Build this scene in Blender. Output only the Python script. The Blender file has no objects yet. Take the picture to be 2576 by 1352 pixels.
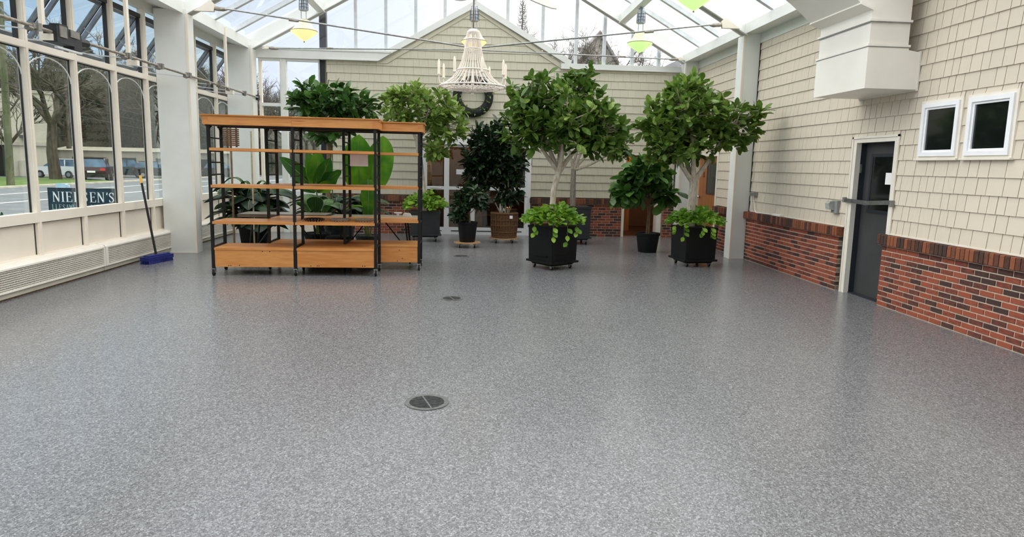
import bpy, math, random
import numpy as np
from mathutils import Vector, Matrix

random.seed(7)
rng = np.random.default_rng(11)
SC = bpy.context.scene
COL = SC.collection
R = math.radians

# ------------------------------------------------------------------ camera
YAW, PITCH, ROLL = 0.069675044, 0.13811510, -0.022466626
def cam_axes():
    cy, sy, cp, sp = math.cos(YAW), math.sin(YAW), math.cos(PITCH), math.sin(PITCH)
    f = np.array([sy*cp, cy*cp, -sp]); rt = np.array([cy, -sy, 0.0]); dn = np.cross(f, rt)
    cr, sr = math.cos(ROLL), math.sin(ROLL)
    return cr*rt + sr*dn, -sr*rt + cr*dn, f
rt_, dn_, f_ = cam_axes()
cam = bpy.data.cameras.new('camera')
co = bpy.data.objects.new('camera', cam); COL.objects.link(co)
co.matrix_world = Matrix(((rt_[0], -dn_[0], -f_[0], 0.0), (rt_[1], -dn_[1], -f_[1], 0.0),
                          (rt_[2], -dn_[2], -f_[2], 1.55), (0, 0, 0, 1)))
cam.sensor_width = 36.0
cam.lens = 36.0*1634.5965/2576
cam.shift_y = -32.73/2576
cam.clip_start, cam.clip_end = 0.05, 600
SC.camera = co

# ------------------------------------------------------------------ sky, sun, exposure
SKY_STRENGTH = 1.0
EXPOSURE = 0.9
world = bpy.data.worlds.new('overcast_sky'); SC.world = world; world.use_nodes = True
nt = world.node_tree; nt.nodes.clear()
def N(t, typ, **kw):
    n = t.nodes.new(typ)
    for k, v in kw.items(): setattr(n, k, v)
    return n
tc = N(nt, 'ShaderNodeTexCoord'); sep = N(nt, 'ShaderNodeSeparateXYZ')
nt.links.new(tc.outputs['Generated'], sep.inputs[0])
rx = N(nt, 'ShaderNodeMapRange'); rx.inputs['From Min'].default_value = -0.50; rx.inputs['From Max'].default_value = 0.10
nt.links.new(sep.outputs['X'], rx.inputs['Value'])
noi = N(nt, 'ShaderNodeTexNoise'); noi.inputs['Scale'].default_value = 3.0; noi.inputs['Detail'].default_value = 5
nt.links.new(tc.outputs['Generated'], noi.inputs['Vector'])
addn = N(nt, 'ShaderNodeMath', operation='MULTIPLY_ADD'); addn.inputs[1].default_value = 0.5; addn.inputs[2].default_value = -0.25
nt.links.new(noi.outputs['Fac'], addn.inputs[0])
sm = N(nt, 'ShaderNodeMath', operation='ADD', use_clamp=True)
nt.links.new(rx.outputs[0], sm.inputs[0]); nt.links.new(addn.outputs[0], sm.inputs[1])
mx = N(nt, 'ShaderNodeMix', data_type='RGBA')
mx.inputs['A'].default_value = (0.275, 0.375, 0.53, 1); mx.inputs['B'].default_value = (0.64, 0.64, 0.64, 1)
nt.links.new(sm.outputs[0], mx.inputs['Factor'])
rz = N(nt, 'ShaderNodeMapRange'); rz.inputs['From Min'].default_value = 0.22; rz.inputs['From Max'].default_value = 1.0
rz.inputs['To Min'].default_value = 1.0; rz.inputs['To Max'].default_value = 2.5
nt.links.new(sep.outputs['Z'], rz.inputs['Value'])
bg = N(nt, 'ShaderNodeBackground'); out = N(nt, 'ShaderNodeOutputWorld')
mul = N(nt, 'ShaderNodeMath', operation='MULTIPLY'); mul.inputs[1].default_value = SKY_STRENGTH
rb = N(nt, 'ShaderNodeMapRange'); rb.inputs['From Min'].default_value = -0.1; rb.inputs['From Max'].default_value = 0.9      # the cloud is brightest on the far side from the street
rb.inputs['To Min'].default_value = 1.0; rb.inputs['To Max'].default_value = 2.0
nt.links.new(sep.outputs['X'], rb.inputs['Value'])
mb2 = N(nt, 'ShaderNodeMath', operation='MULTIPLY'); nt.links.new(rz.outputs[0], mb2.inputs[0]); nt.links.new(rb.outputs[0], mb2.inputs[1])
nt.links.new(mb2.outputs[0], mul.inputs[0]); nt.links.new(mul.outputs[0], bg.inputs['Strength'])
zc = N(nt, 'ShaderNodeMapRange'); zc.inputs['From Min'].default_value = 0.25; zc.inputs['From Max'].default_value = 0.7
nt.links.new(sep.outputs['Z'], zc.inputs['Value'])
m3 = N(nt, 'ShaderNodeMix', data_type='RGBA'); m3.inputs['B'].default_value = (0.60, 0.60, 0.595, 1)      # thick cloud overhead is neutral
nt.links.new(zc.outputs[0], m3.inputs['Factor']); nt.links.new(mx.outputs['Result'], m3.inputs['A'])
nt.links.new(m3.outputs['Result'], bg.inputs['Color']); nt.links.new(bg.outputs[0], out.inputs[0])

SUN_STRENGTH, SUN_ANGLE = 1.35, 50
sun = bpy.data.lights.new('sun', 'SUN'); sun.energy = SUN_STRENGTH; sun.angle = R(SUN_ANGLE); sun.color = (1.0, 0.955, 0.89)
so = bpy.data.objects.new('sun', sun); COL.objects.link(so)
so.rotation_euler = Vector((0.84, -0.14, -0.52)).to_track_quat('-Z', 'Y').to_euler()      # veiled sun over the street side
SC.view_settings.view_transform = 'Standard'; SC.view_settings.look = 'None'
SC.view_settings.gamma = 1.0; SC.view_settings.use_curve_mapping = False
SC.view_settings.exposure = EXPOSURE
SC.cycles.max_bounces = 8; SC.cycles.diffuse_bounces = 4; SC.cycles.transparent_max_bounces = 16
SC.cycles.sample_clamp_indirect = 6.0

# ------------------------------------------------------------------ materials
def lin(c):
    return tuple((x/12.92 if x <= 0.04045 else ((x+0.055)/1.055)**2.4) for x in [v/255 for v in c])
def mat(name, c1, c2=None, scale=4.0, rough=0.5, metal=0.0, detail=4.0, stretch=(1, 1, 1), obj_rand=0.0,
        bump=0.0, bump_scale=None, spec=0.5, trans=0.0, c3=None, lo=0.35, hi=0.65, coord='Object'):
    m = bpy.data.materials.new(name); m.use_nodes = True
    t = m.node_tree; b = t.nodes['Principled BSDF']
    b.inputs['Roughness'].default_value = rough; b.inputs['Metallic'].default_value = metal
    b.inputs['Specular IOR Level'].default_value = spec
    A = (*lin(c1), 1); B = (*lin(c2 or c1), 1)
    tcn = N(t, 'ShaderNodeTexCoord'); mp = N(t, 'ShaderNodeMapping'); mp.inputs['Scale'].default_value = stretch
    t.links.new(tcn.outputs[coord], mp.inputs['Vector'])
    nz = N(t, 'ShaderNodeTexNoise'); nz.inputs['Scale'].default_value = scale; nz.inputs['Detail'].default_value = detail
    t.links.new(mp.outputs[0], nz.inputs['Vector'])
    fac = nz.outputs['Fac']
    if obj_rand > 0:
        oi = N(t, 'ShaderNodeObjectInfo')
        ma = N(t, 'ShaderNodeMath', operation='MULTIPLY_ADD'); ma.inputs[1].default_value = obj_rand; ma.inputs[2].default_value = -obj_rand/2
        t.links.new(oi.outputs['Random'], ma.inputs[0])
        ad = N(t, 'ShaderNodeMath', operation='ADD')
        t.links.new(ma.outputs[0], ad.inputs[0]); t.links.new(fac, ad.inputs[1]); fac = ad.outputs[0]
        wn = N(t, 'ShaderNodeVectorMath', operation='ADD')      # a different grain on every piece
        sc_ = N(t, 'ShaderNodeVectorMath', operation='SCALE'); sc_.inputs['Scale'].default_value = 37.0
        cv = N(t, 'ShaderNodeCombineXYZ')
        for k in range(3): t.links.new(oi.outputs['Random'], cv.inputs[k])
        t.links.new(cv.outputs[0], sc_.inputs[0]); t.links.new(mp.outputs[0], wn.inputs[0]); t.links.new(sc_.outputs[0], wn.inputs[1])
        t.links.new(wn.outputs[0], nz.inputs['Vector'])
    cr = N(t, 'ShaderNodeValToRGB')
    cr.color_ramp.elements[0].position = lo; cr.color_ramp.elements[1].position = hi
    cr.color_ramp.elements[0].color = A; cr.color_ramp.elements[1].color = B
    if c3:
        e = cr.color_ramp.elements.new(min(1.0, hi+0.22)); e.color = (*lin(c3), 1)
    t.links.new(fac, cr.inputs['Fac']); t.links.new(cr.outputs['Color'], b.inputs['Base Color'])
    if bump > 0:
        bp = N(t, 'ShaderNodeBump'); bp.inputs['Strength'].default_value = bump; bp.inputs['Distance'].default_value = 0.01
        n2 = N(t, 'ShaderNodeTexNoise'); n2.inputs['Scale'].default_value = bump_scale or scale*3; n2.inputs['Detail'].default_value = 3
        t.links.new(mp.outputs[0], n2.inputs['Vector'])
        t.links.new(n2.outputs['Fac'], bp.inputs['Height']); t.links.new(bp.outputs[0], b.inputs['Normal'])
    if trans > 0:
        tr = N(t, 'ShaderNodeBsdfTranslucent'); ms = N(t, 'ShaderNodeMixShader'); ms.inputs[0].default_value = trans
        t.links.new(cr.outputs['Color'], tr.inputs['Color'])
        t.links.new(b.outputs[0], ms.inputs[1]); t.links.new(tr.outputs[0], ms.inputs[2])
        t.links.new(ms.outputs[0], t.nodes['Material Output'].inputs['Surface'])
    return m
def glass(name, tint=(1, 1, 1), refl=0.0, rough=0.0, haze=0.0, haze_col=(0.6, 0.65, 0.62)):
    m = bpy.data.materials.new(name); m.use_nodes = True; t = m.node_tree
    t.nodes.remove(t.nodes['Principled BSDF'])
    lw = N(t, 'ShaderNodeLayerWeight'); lw.inputs['Blend'].default_value = 0.5
    pw = N(t, 'ShaderNodeMath', operation='POWER'); pw.inputs[1].default_value = 5.0
    t.links.new(lw.outputs['Facing'], pw.inputs[0])
    ma = N(t, 'ShaderNodeMath', operation='MULTIPLY_ADD', use_clamp=True); ma.inputs[1].default_value = 0.95; ma.inputs[2].default_value = 0.042 + refl
    t.links.new(pw.outputs[0], ma.inputs[0])
    tp = N(t, 'ShaderNodeBsdfTransparent'); tp.inputs[0].default_value = (*tint, 1)
    gl = N(t, 'ShaderNodeBsdfGlossy'); gl.inputs['Roughness'].default_value = rough
    ms = N(t, 'ShaderNodeMixShader')
    t.links.new(ma.outputs[0], ms.inputs[0]); t.links.new(gl.outputs[0], ms.inputs[2])
    src = tp.outputs[0]
    if haze > 0:
        df = N(t, 'ShaderNodeBsdfDiffuse'); df.inputs[0].default_value = (*haze_col, 1)
        m2 = N(t, 'ShaderNodeMixShader'); m2.inputs[0].default_value = haze
        t.links.new(tp.outputs[0], m2.inputs[1]); t.links.new(df.outputs[0], m2.inputs[2]); src = m2.outputs[0]
    t.links.new(src, ms.inputs[1])
    t.links.new(ms.outputs[0], t.nodes['Material Output'].inputs['Surface'])
    return m
def emit(name, col, strength, base=(255, 250, 230)):
    m = mat(name, base, rough=0.35); b = m.node_tree.nodes['Principled BSDF']
    b.inputs['Emission Color'].default_value = (*lin(col), 1); b.inputs['Emission Strength'].default_value = strength
    return m

M = {}
M['paint'] = mat('white_frame_paint', (228, 230, 226), (234, 236, 232), 3, rough=0.42)
M['rail'] = mat('cream_rail_paint', (234, 225, 210), (240, 232, 218), 3, rough=0.45)
M['panel'] = mat('cream_panel_paint', (228, 219, 204), (234, 225, 211), 2, rough=0.5)
M['trim'] = mat('off_white_trim_paint', (228, 222, 208), (236, 231, 219), 4, rough=0.45)
M['vinyl'] = mat('white_vinyl', (240, 241, 243), (246, 247, 248), 4, rough=0.35)
M['shingle'] = mat('painted_cedar_shingle', (209, 199, 181), (219, 208, 190), 26, rough=0.62, stretch=(2.5, 2.5, 0.2), obj_rand=0.22, bump=0.05, bump_scale=60, lo=0.25, hi=0.75)
M['shingle_back'] = mat('painted_cedar_shingle_back', (201, 196, 176), (210, 205, 185), 26, rough=0.62, stretch=(2.5, 2.5, 0.2), obj_rand=0.22, bump=0.05, bump_scale=60, lo=0.25, hi=0.75)  # same shingle in a slightly darker, greener tone for the back wall
M['shingle_core'] = mat('shingle_gap_shade', (112, 104, 90), (124, 115, 100), 6, rough=0.8)  # wall core colour darkened to paint the shade in the shingle gaps
M['brick'] = mat('red_clay_brick', (64, 44, 40), (124, 60, 44), 3.0, rough=0.8, obj_rand=1.25, bump=0.35, bump_scale=60, lo=0.05, hi=0.45, c3=(150, 76, 52))
M['brick_cap'] = mat('weathered_cap_brick', (66, 46, 38), (104, 60, 42), 3.0, rough=0.82, obj_rand=1.3, bump=0.35, bump_scale=60, lo=0.1, hi=0.5, c3=(138, 80, 52))
M['mortar'] = mat('lime_mortar', (184, 166, 148), (206, 188, 168), 30, rough=0.9, bump=0.2)
M['pine'] = mat('oiled_pine', (194, 125, 62), (212, 148, 84), 9, rough=0.42, stretch=(0.35, 4, 4), detail=8, obj_rand=0.2, c3=(176, 106, 50))
M['wood_light'] = mat('pale_pine_edge', (206, 158, 108), (222, 178, 130), 9, rough=0.45, stretch=(0.35, 4, 4), obj_rand=0.2)
M['iron'] = mat('black_iron', (13, 14, 16), (21, 22, 24), 12, rough=0.45, metal=0.3)
M['black_plastic'] = mat('black_planter_plastic', (8, 10, 12), (13, 15, 17), 6, rough=0.55, spec=0.3)
M['slate_plastic'] = mat('slate_planter_plastic', (34, 37, 41), (42, 45, 49), 6, rough=0.5)
M['rubber'] = mat('black_rubber', (12, 12, 13), rough=0.7)
M['steel'] = mat('galvanised_steel', (150, 152, 152), (172, 174, 174), 20, rough=0.35, metal=0.85)
M['grey_metal'] = mat('grey_painted_metal', (120, 118, 112), (140, 138, 131), 14, rough=0.45, metal=0.3)
M['shaft'] = mat('worn_shaft_paint', (132, 124, 112), (168, 162, 150), 20, rough=0.45, metal=0.3)
M['dark_frame'] = mat('dark_bronze_gasket', (28, 30, 33), (40, 42, 45), 10, rough=0.5)
M['alu'] = mat('pale_aluminium', (200, 205, 207), (214, 218, 220), 10, rough=0.4, metal=0.15)
M['sash_grey'] = mat('grey_sash_frame', (104, 110, 116), (128, 134, 140), 10, rough=0.35, metal=0.4)
M['glass'] = glass('clear_glass')
M['roof_glass'] = glass('roof_glass', (0.99, 1.0, 1.0))
M['wall_glass'] = glass('street_glass', (0.90, 0.94, 0.91))
M['dark_glass'] = mat('dark_room_glass', (16, 20, 20), (24, 28, 27), 3, rough=0.06, spec=0.6)
M['door_glass'] = glass('door_glass', (0.92, 0.94, 0.94))
M['charcoal'] = mat('charcoal_door_paint', (60, 60, 62), (66, 66, 68), 3, rough=0.45)
M['ink'] = mat('blue_black_paint', (34, 39, 46), (40, 45, 52), 4, rough=0.5)
M['duct'] = mat('painted_sheet_metal', (240, 236, 226), (246, 242, 233), 2, rough=0.42)
M['heater'] = mat('heater_enamel', (236, 230, 219), (242, 237, 227), 5, rough=0.4)
M['heater_dark'] = mat('heater_fin_shadow', (38, 34, 30), (50, 45, 40), 10, rough=0.8)
M['toe'] = mat('heater_toe_board', (196, 192, 176), (206, 201, 186), 6, rough=0.6)
M['blue'] = mat('blue_broom', (24, 34, 104), (34, 46, 130), 20, rough=0.6)
M['yellow'] = mat('yellow_grip', (222, 168, 60), (232, 180, 74), 10, rough=0.5)
M['white'] = mat('white_paper', (238, 236, 238), (246, 244, 246), 10, rough=0.6)
M['wicker'] = mat('dark_wicker', (78, 52, 30), (124, 88, 54), 60, rough=0.75, stretch=(1, 1, 1.5), bump=0.6, bump_scale=130)
M['pale_wicker'] = mat('pale_wicker', (176, 152, 112), (214, 194, 156), 60, rough=0.75, bump=0.6, bump_scale=120)
M['dolly'] = mat('plywood_dolly', (168, 130, 90), (186, 148, 106), 8, rough=0.6)
M['soil'] = mat('potting_soil', (42, 32, 24), (60, 46, 34), 40, rough=0.95, bump=0.5)
M['bark_pale'] = mat('pale_grey_bark', (172, 160, 142), (208, 198, 182), 14, rough=0.7, stretch=(3, 3, 0.8), bump=0.2)
M['bark_brown'] = mat('brown_bark', (98, 76, 54), (134, 108, 80), 16, rough=0.8, stretch=(3, 3, 0.8), bump=0.25)
M['bark_grey'] = mat('grey_bark', (116, 110, 98), (146, 139, 126), 14, rough=0.8, stretch=(3, 3, 0.8), bump=0.2)
M['bark_dark'] = mat('winter_bark', (56, 50, 42), (84, 74, 62), 3, rough=0.9, stretch=(2, 2, 0.6))
M['twig'] = mat('grey_winter_twigs', (62, 56, 46), (92, 84, 72), 2, rough=0.9)
M['leaf_mid'] = mat('glossy_mid_green_leaf', (76, 108, 38), (130, 158, 70), 5, rough=0.45, spec=0.35, obj_rand=0.5, trans=0.3, c3=(166, 186, 110))
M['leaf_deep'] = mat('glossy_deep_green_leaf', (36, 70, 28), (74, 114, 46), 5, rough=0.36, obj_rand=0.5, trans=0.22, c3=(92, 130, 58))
M['leaf_dark'] = mat('dark_croton_leaf', (16, 36, 16), (34, 60, 28), 6, rough=0.42, obj_rand=0.5, trans=0.12)
M['leaf_lime'] = mat('lime_pothos_leaf', (92, 138, 34), (148, 188, 66), 8, rough=0.45, spec=0.35, obj_rand=0.5, trans=0.32, c3=(184, 210, 104))
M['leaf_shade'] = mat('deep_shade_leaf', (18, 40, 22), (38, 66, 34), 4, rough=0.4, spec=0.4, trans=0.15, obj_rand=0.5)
M['leaf_giant'] = mat('giant_green_leaf', (30, 76, 14), (56, 110, 20), 3, rough=0.5, spec=0.25, trans=0.35, obj_rand=0.6, c3=(100, 146, 28))
M['evergreen'] = mat('evergreen_foliage', (28, 36, 22), (50, 58, 36), 1.2, rough=0.8)
M['stem'] = mat('green_stem', (70, 92, 44), (98, 120, 62), 8, rough=0.5)
M['bamboo'] = mat('bamboo_cane', (150, 142, 110), (176, 168, 134), 8, rough=0.5)
M['table_top'] = mat('grey_laminate', (116, 108, 96), (130, 122, 110), 6, rough=0.35)
M['table_edge'] = mat('tan_table_edge', (98, 84, 68), (112, 97, 80), 8, rough=0.5)
M['orange_wood'] = mat('orange_stained_wood', (150, 88, 36), (176, 108, 48), 6, rough=0.4, stretch=(4, 4, 0.4))
M['brown_room'] = mat('brown_room_paint', (112, 72, 42), (124, 82, 48), 2, rough=0.6)
M['dark_wood'] = mat('dark_walnut', (66, 36, 20), (92, 52, 30), 6, rough=0.4, stretch=(4, 4, 0.5))
M['asphalt'] = mat('pale_asphalt', (97, 98, 104), (114, 115, 121), 1.2, rough=0.85)
M['line'] = mat('road_paint', (196, 196, 194), (210, 210, 208), 4, rough=0.7)
M['concrete'] = mat('kerb_concrete', (176, 168, 152), (198, 190, 174), 2, rough=0.9)
M['grass'] = mat('winter_lawn', (68, 92, 30), (94, 118, 44), 1.5, rough=0.95)
M['hillside'] = mat('wooded_hillside', (44, 44, 32), (70, 66, 50), 0.35, rough=1.0, bump=1.0, bump_scale=1.2)
M['building'] = mat('beige_render', (188, 180, 164), (198, 190, 175), 1, rough=0.8)
M['building_dark'] = mat('shaded_glazing', (38, 40, 42), (52, 54, 56), 1, rough=0.3)
M['shed'] = mat('grey_siding', (168, 160, 148), (184, 176, 164), 1, rough=0.8)
M['hazed_roof'] = mat('hazed_roof', (112, 106, 102), (134, 128, 124), 2, rough=0.9)  # grey lightened: haze of the misted gable glass put into the colour
M['sign_blue'] = mat('street_sign_teal', (14, 44, 58), (20, 54, 68), 4, rough=0.4)
M['sign_white'] = mat('sign_lettering_white', (236, 240, 244), (242, 245, 248), 5, rough=0.5)
M['sign_grey'] = mat('sign_lettering_grey', (150, 172, 176), (164, 186, 190), 5, rough=0.5)
M['ice_blue'] = mat('pale_blue_box', (150, 190, 216), (196, 220, 234), 3, rough=0.4)
M['car_white'] = mat('white_car_paint', (226, 228, 228), (234, 236, 236), 2, rough=0.2)
M['car_maroon'] = mat('maroon_car_paint', (44, 14, 26), (54, 18, 32), 2, rough=0.2)
M['car_black'] = mat('black_car_paint', (20, 24, 30), (28, 32, 38), 2, rough=0.2)
M['car_teal'] = mat('dark_teal_car_paint', (22, 44, 50), (30, 54, 60), 2, rough=0.2)
M['car_glass'] = mat('car_window_glass', (52, 78, 104), (84, 116, 146), 1.5, rough=0.1)
M['tail'] = mat('red_tail_lamp', (190, 30, 30), (210, 44, 40), 4, rough=0.25)
M['pole_wood'] = mat('mossy_utility_pole', (72, 76, 52), (104, 104, 78), 2, rough=0.9, stretch=(2, 2, 0.3))
M['fan_blade'] = mat('woven_fan_blade', (206, 200, 188), (224, 218, 206), 30, rough=0.6, bump=0.3)
M['chand'] = mat('chalky_white_beads', (226, 216, 204), (242, 234, 224), 40, rough=0.55)
M['candle'] = mat('ivory_candle_sleeve', (240, 228, 208), (246, 236, 218), 10, rough=0.5)
M['wreath'] = mat('black_bark_wreath', (24, 26, 27), (40, 42, 42), 30, rough=0.9, bump=0.5)
M['shade_cream'] = emit('lit_cream_shade', (255, 224, 156), 0.55, (206, 188, 138))
M['shade_green'] = emit('lit_green_shade', (204, 246, 154), 0.5, (176, 206, 140))
M['brim'] = mat('shade_rim_bronze', (122, 110, 80), (150, 136, 104), 20, rough=0.4, metal=0.4)
M['cage'] = mat('lamp_cage_grey', (150, 158, 168), (178, 186, 196), 30, rough=0.4, metal=0.5)
M['mirror'] = mat('outlet_clear_cover', (176, 178, 176), (150, 152, 150), 10, rough=0.15)
M['outlet'] = mat('grey_outlet_box', (136, 138, 134), (152, 154, 150), 10, rough=0.5)
M['porc'] = mat('white_plastic', (232, 230, 224), (240, 238, 232), 8, rough=0.4)
M['drain'] = mat('cast_iron_grate', (56, 57, 58), (80, 81, 82), 30, rough=0.55, metal=0.4)
M['drain_ring'] = mat('drain_rim', (92, 93, 92), (116, 117, 116), 30, rough=0.5, metal=0.4)
M['pit'] = mat('drain_pit', (12, 12, 13), rough=0.9)

def floor_material():
    m = bpy.data.materials.new('flake_epoxy'); m.use_nodes = True; t = m.node_tree; b = t.nodes['Principled BSDF']
    tcn = N(t, 'ShaderNodeTexCoord')
    v1 = N(t, 'ShaderNodeTexVoronoi'); v1.inputs['Scale'].default_value = 260
    t.links.new(tcn.outputs['Object'], v1.inputs['Vector'])
    v2 = N(t, 'ShaderNodeTexVoronoi'); v2.inputs['Scale'].default_value = 115
    wp = N(t, 'ShaderNodeTexNoise'); wp.inputs['Scale'].default_value = 90; wp.inputs['Detail'].default_value = 2
    t.links.new(tcn.outputs['Object'], wp.inputs['Vector'])
    va = N(t, 'ShaderNodeVectorMath', operation='MULTIPLY_ADD'); va.inputs[1].default_value = (0.016, 0.016, 0.016)
    t.links.new(wp.outputs['Color'], va.inputs[0]); t.links.new(tcn.outputs['Object'], va.inputs[2])
    t.links.new(va.outputs[0], v2.inputs['Vector'])
    r1 = N(t, 'ShaderNodeValToRGB'); e = r1.color_ramp.elements
    e[0].position = 0.0; e[0].color = (*lin((77, 77, 79)), 1); e[1].position = 1.0; e[1].color = (*lin((160, 161, 164)), 1)
    for p, c in ((0.3, (98, 98, 101)), (0.6, (118, 118, 121)), (0.85, (136, 137, 140))):
        q = e.new(p); q.color = (*lin(c), 1)
    bw = N(t, 'ShaderNodeRGBToBW'); t.links.new(v1.outputs['Color'], bw.inputs[0])
    bw2 = N(t, 'ShaderNodeRGBToBW'); t.links.new(v2.outputs['Color'], bw2.inputs[0])
    av = N(t, 'ShaderNodeMix', data_type='FLOAT'); av.inputs['Factor'].default_value = 0.55
    t.links.new(bw.outputs[0], av.inputs['A']); t.links.new(bw2.outputs[0], av.inputs['B'])
    st = N(t, 'ShaderNodeMapRange'); st.inputs['From Min'].default_value = 0.2; st.inputs['From Max'].default_value = 0.8
    t.links.new(av.outputs['Result'], st.inputs['Value'])
    t.links.new(st.outputs[0], r1.inputs['Fac'])
    big = N(t, 'ShaderNodeTexNoise'); big.inputs['Scale'].default_value = 0.6; big.inputs['Detail'].default_value = 3
    t.links.new(tcn.outputs['Object'], big.inputs['Vector'])
    hs = N(t, 'ShaderNodeHueSaturation'); bm = N(t, 'ShaderNodeMapRange'); bm.inputs['To Min'].default_value = 0.93; bm.inputs['To Max'].default_value = 1.05
    t.links.new(big.outputs['Fac'], bm.inputs['Value']); t.links.new(bm.outputs[0], hs.inputs['Value'])
    t.links.new(r1.outputs['Color'], hs.inputs['Color']); t.links.new(hs.outputs[0], b.inputs['Base Color'])
    b.inputs['Roughness'].default_value = 0.23; b.inputs['Specular IOR Level'].default_value = 0.55
    bp = N(t, 'ShaderNodeBump'); bp.inputs['Strength'].default_value = 0.16; bp.inputs['Distance'].default_value = 0.003
    t.links.new(av.outputs['Result'], bp.inputs['Height']); t.links.new(bp.outputs[0], b.inputs['Normal'])
    return m
M['floor'] = floor_material()

# ------------------------------------------------------------------ mesh helpers
class MB:
    def __init__(s): s.v = []; s.f = []
    def add(s, vs, fs):
        o = len(s.v); s.v += [tuple(float(c) for c in p) for p in vs]; s.f += [tuple(i+o for i in f) for f in fs]; return s
    def box(s, x0, y0, z0, x1, y1, z1):
        if x0 > x1: x0, x1 = x1, x0
        if y0 > y1: y0, y1 = y1, y0
        if z0 > z1: z0, z1 = z1, z0
        return s.add([(x0,y0,z0),(x1,y0,z0),(x1,y1,z0),(x0,y1,z0),(x0,y0,z1),(x1,y0,z1),(x1,y1,z1),(x0,y1,z1)],
                     [(0,3,2,1),(4,5,6,7),(0,1,5,4),(1,2,6,5),(2,3,7,6),(3,0,4,7)])
    def bar(s, a, b, w, h, up=(0, 0, 1)):
        a = Vector(a); b = Vector(b); d = (b-a).normalized(); u = Vector(up)
        if abs(d.dot(u)) > 0.99: u = Vector((0, 1, 0))
        r = d.cross(u).normalized(); u = r.cross(d).normalized()
        c = [r*(sx*w/2)+u*(sy*h/2) for sx, sy in ((-1,-1),(1,-1),(1,1),(-1,1))]
        return s.add([a+q for q in c]+[b+q for q in c], [(3,2,1,0),(4,5,6,7),(0,1,5,4),(1,2,6,5),(2,3,7,6),(3,0,4,7)])
    def tube(s, pts, r, n=8, cap=True):
        pts = [Vector(p) for p in pts]; m = len(pts)
        rs = [r]*m if not hasattr(r, '__len__') else list(r)
        ref = Vector((0, 0, 1)); o = len(s.v); prev = None
        for i, p in enumerate(pts):
            d = (pts[min(i+1, m-1)]-pts[max(i-1, 0)]).normalized()
            if prev is None:
                a = d.cross(ref)
                if a.length < 0.05: a = d.cross(Vector((0, 1, 0)))
                a.normalize()
            else:
                a = (prev - d*prev.dot(d))
                if a.length < 1e-4: a = d.cross(ref)
                a.normalize()
            prev = a; b = d.cross(a)
            for k in range(n):
                t = 2*math.pi*k/n; q = p + (a*math.cos(t)+b*math.sin(t))*rs[i]; s.v.append((q.x, q.y, q.z))
        for i in range(m-1):
            for k in range(n):
                k2 = (k+1) % n; s.f.append((o+i*n+k, o+i*n+k2, o+(i+1)*n+k2, o+(i+1)*n+k))
        if cap:
            s.f.append(tuple(o+k for k in range(n))[::-1]); s.f.append(tuple(o+(m-1)*n+k for k in range(n)))
        return s
    def lathe(s, prof, n=24, c=(0, 0, 0), cap=True):
        o = len(s.v); m = len(prof)
        for r, z in prof:
            for k in range(n):
                t = 2*math.pi*k/n; s.v.append((c[0]+r*math.cos(t), c[1]+r*math.sin(t), c[2]+z))
        for i in range(m-1):
            for k in range(n):
                k2 = (k+1) % n; s.f.append((o+i*n+k, o+i*n+k2, o+(i+1)*n+k2, o+(i+1)*n+k))
        if cap:
            s.f.append(tuple(o+k for k in range(n))[::-1]); s.f.append(tuple(o+(m-1)*n+k for k in range(n)))
        return s
    def prism(s, poly, axis, a, b):
        # poly in the two other axes (x: y,z  y: x,z  z: x,y), extruded along axis from a to b
        def P(u, v, w): return {'x': (w, u, v), 'y': (u, w, v), 'z': (u, v, w)}[axis]
        n = len(poly); vs = [P(u, v, a) for u, v in poly]+[P(u, v, b) for u, v in poly]
        return s.add(vs, [tuple(range(n))[::-1], tuple(range(n, 2*n))]+[(i, (i+1) % n, n+(i+1) % n, n+i) for i in range(n)])
    def ring(s, c, r0, r1, z0, z1, n=36):
        prof = [(r0, z0), (r1, z0), (r1, z1), (r0, z1), (r0, z0)]
        return s.lathe(prof, n, c, cap=False)
    def torus(s, c, rad, r, n=36, k=8, axis='z'):
        pts = []
        for i in range(n+1):
            t = 2*math.pi*i/n; a, b = rad*math.cos(t), rad*math.sin(t)
            pts.append((c[0]+a, c[1]+b, c[2]) if axis == 'z' else (c[0]+a, c[1], c[2]+b))
        return s.tube(pts, r, k, cap=False)
def mesh(name, mb, m=None, smooth=False):
    me = bpy.data.meshes.new(name); me.from_pydata(mb.v, [], mb.f); me.update()
    if m is not None: me.materials.append(M[m] if isinstance(m, str) else m)
    if smooth:
        me.polygons.foreach_set('use_smooth', [True]*len(me.polygons))
        try: me.set_sharp_from_angle(angle=R(38))
        except Exception: pass
    return me
def obj(name, mb, m, parent=None, smooth=False, loc=None, label=None):
    me = mb if isinstance(mb, bpy.types.Mesh) else mesh(name, mb, m, smooth)
    o = bpy.data.objects.new(name, me); COL.objects.link(o)
    if parent is not None: o.parent = parent
    if loc: o.location = loc
    if label: o['label'] = label
    return o
def struct(name, mb, m, smooth=False, label=None):
    o = obj(name, mb, m, None, smooth); o['kind'] = 'structure'
    o['label'] = label or name.replace('_', ' ')
    return o
def tag(o, label, cat, group=None, kind=None):
    o['label'] = label; o['category'] = cat
    if group: o['group'] = group
    if kind: o['kind'] = kind
    return o
def thing(name, label, cat, loc=(0, 0, 0), rz=0.0, group=None):
    o = bpy.data.objects.new(name, None); COL.objects.link(o)
    o.location = loc; o.rotation_euler = (0, 0, rz); o.empty_display_size = 0.1
    return tag(o, label, cat, group)
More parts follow.
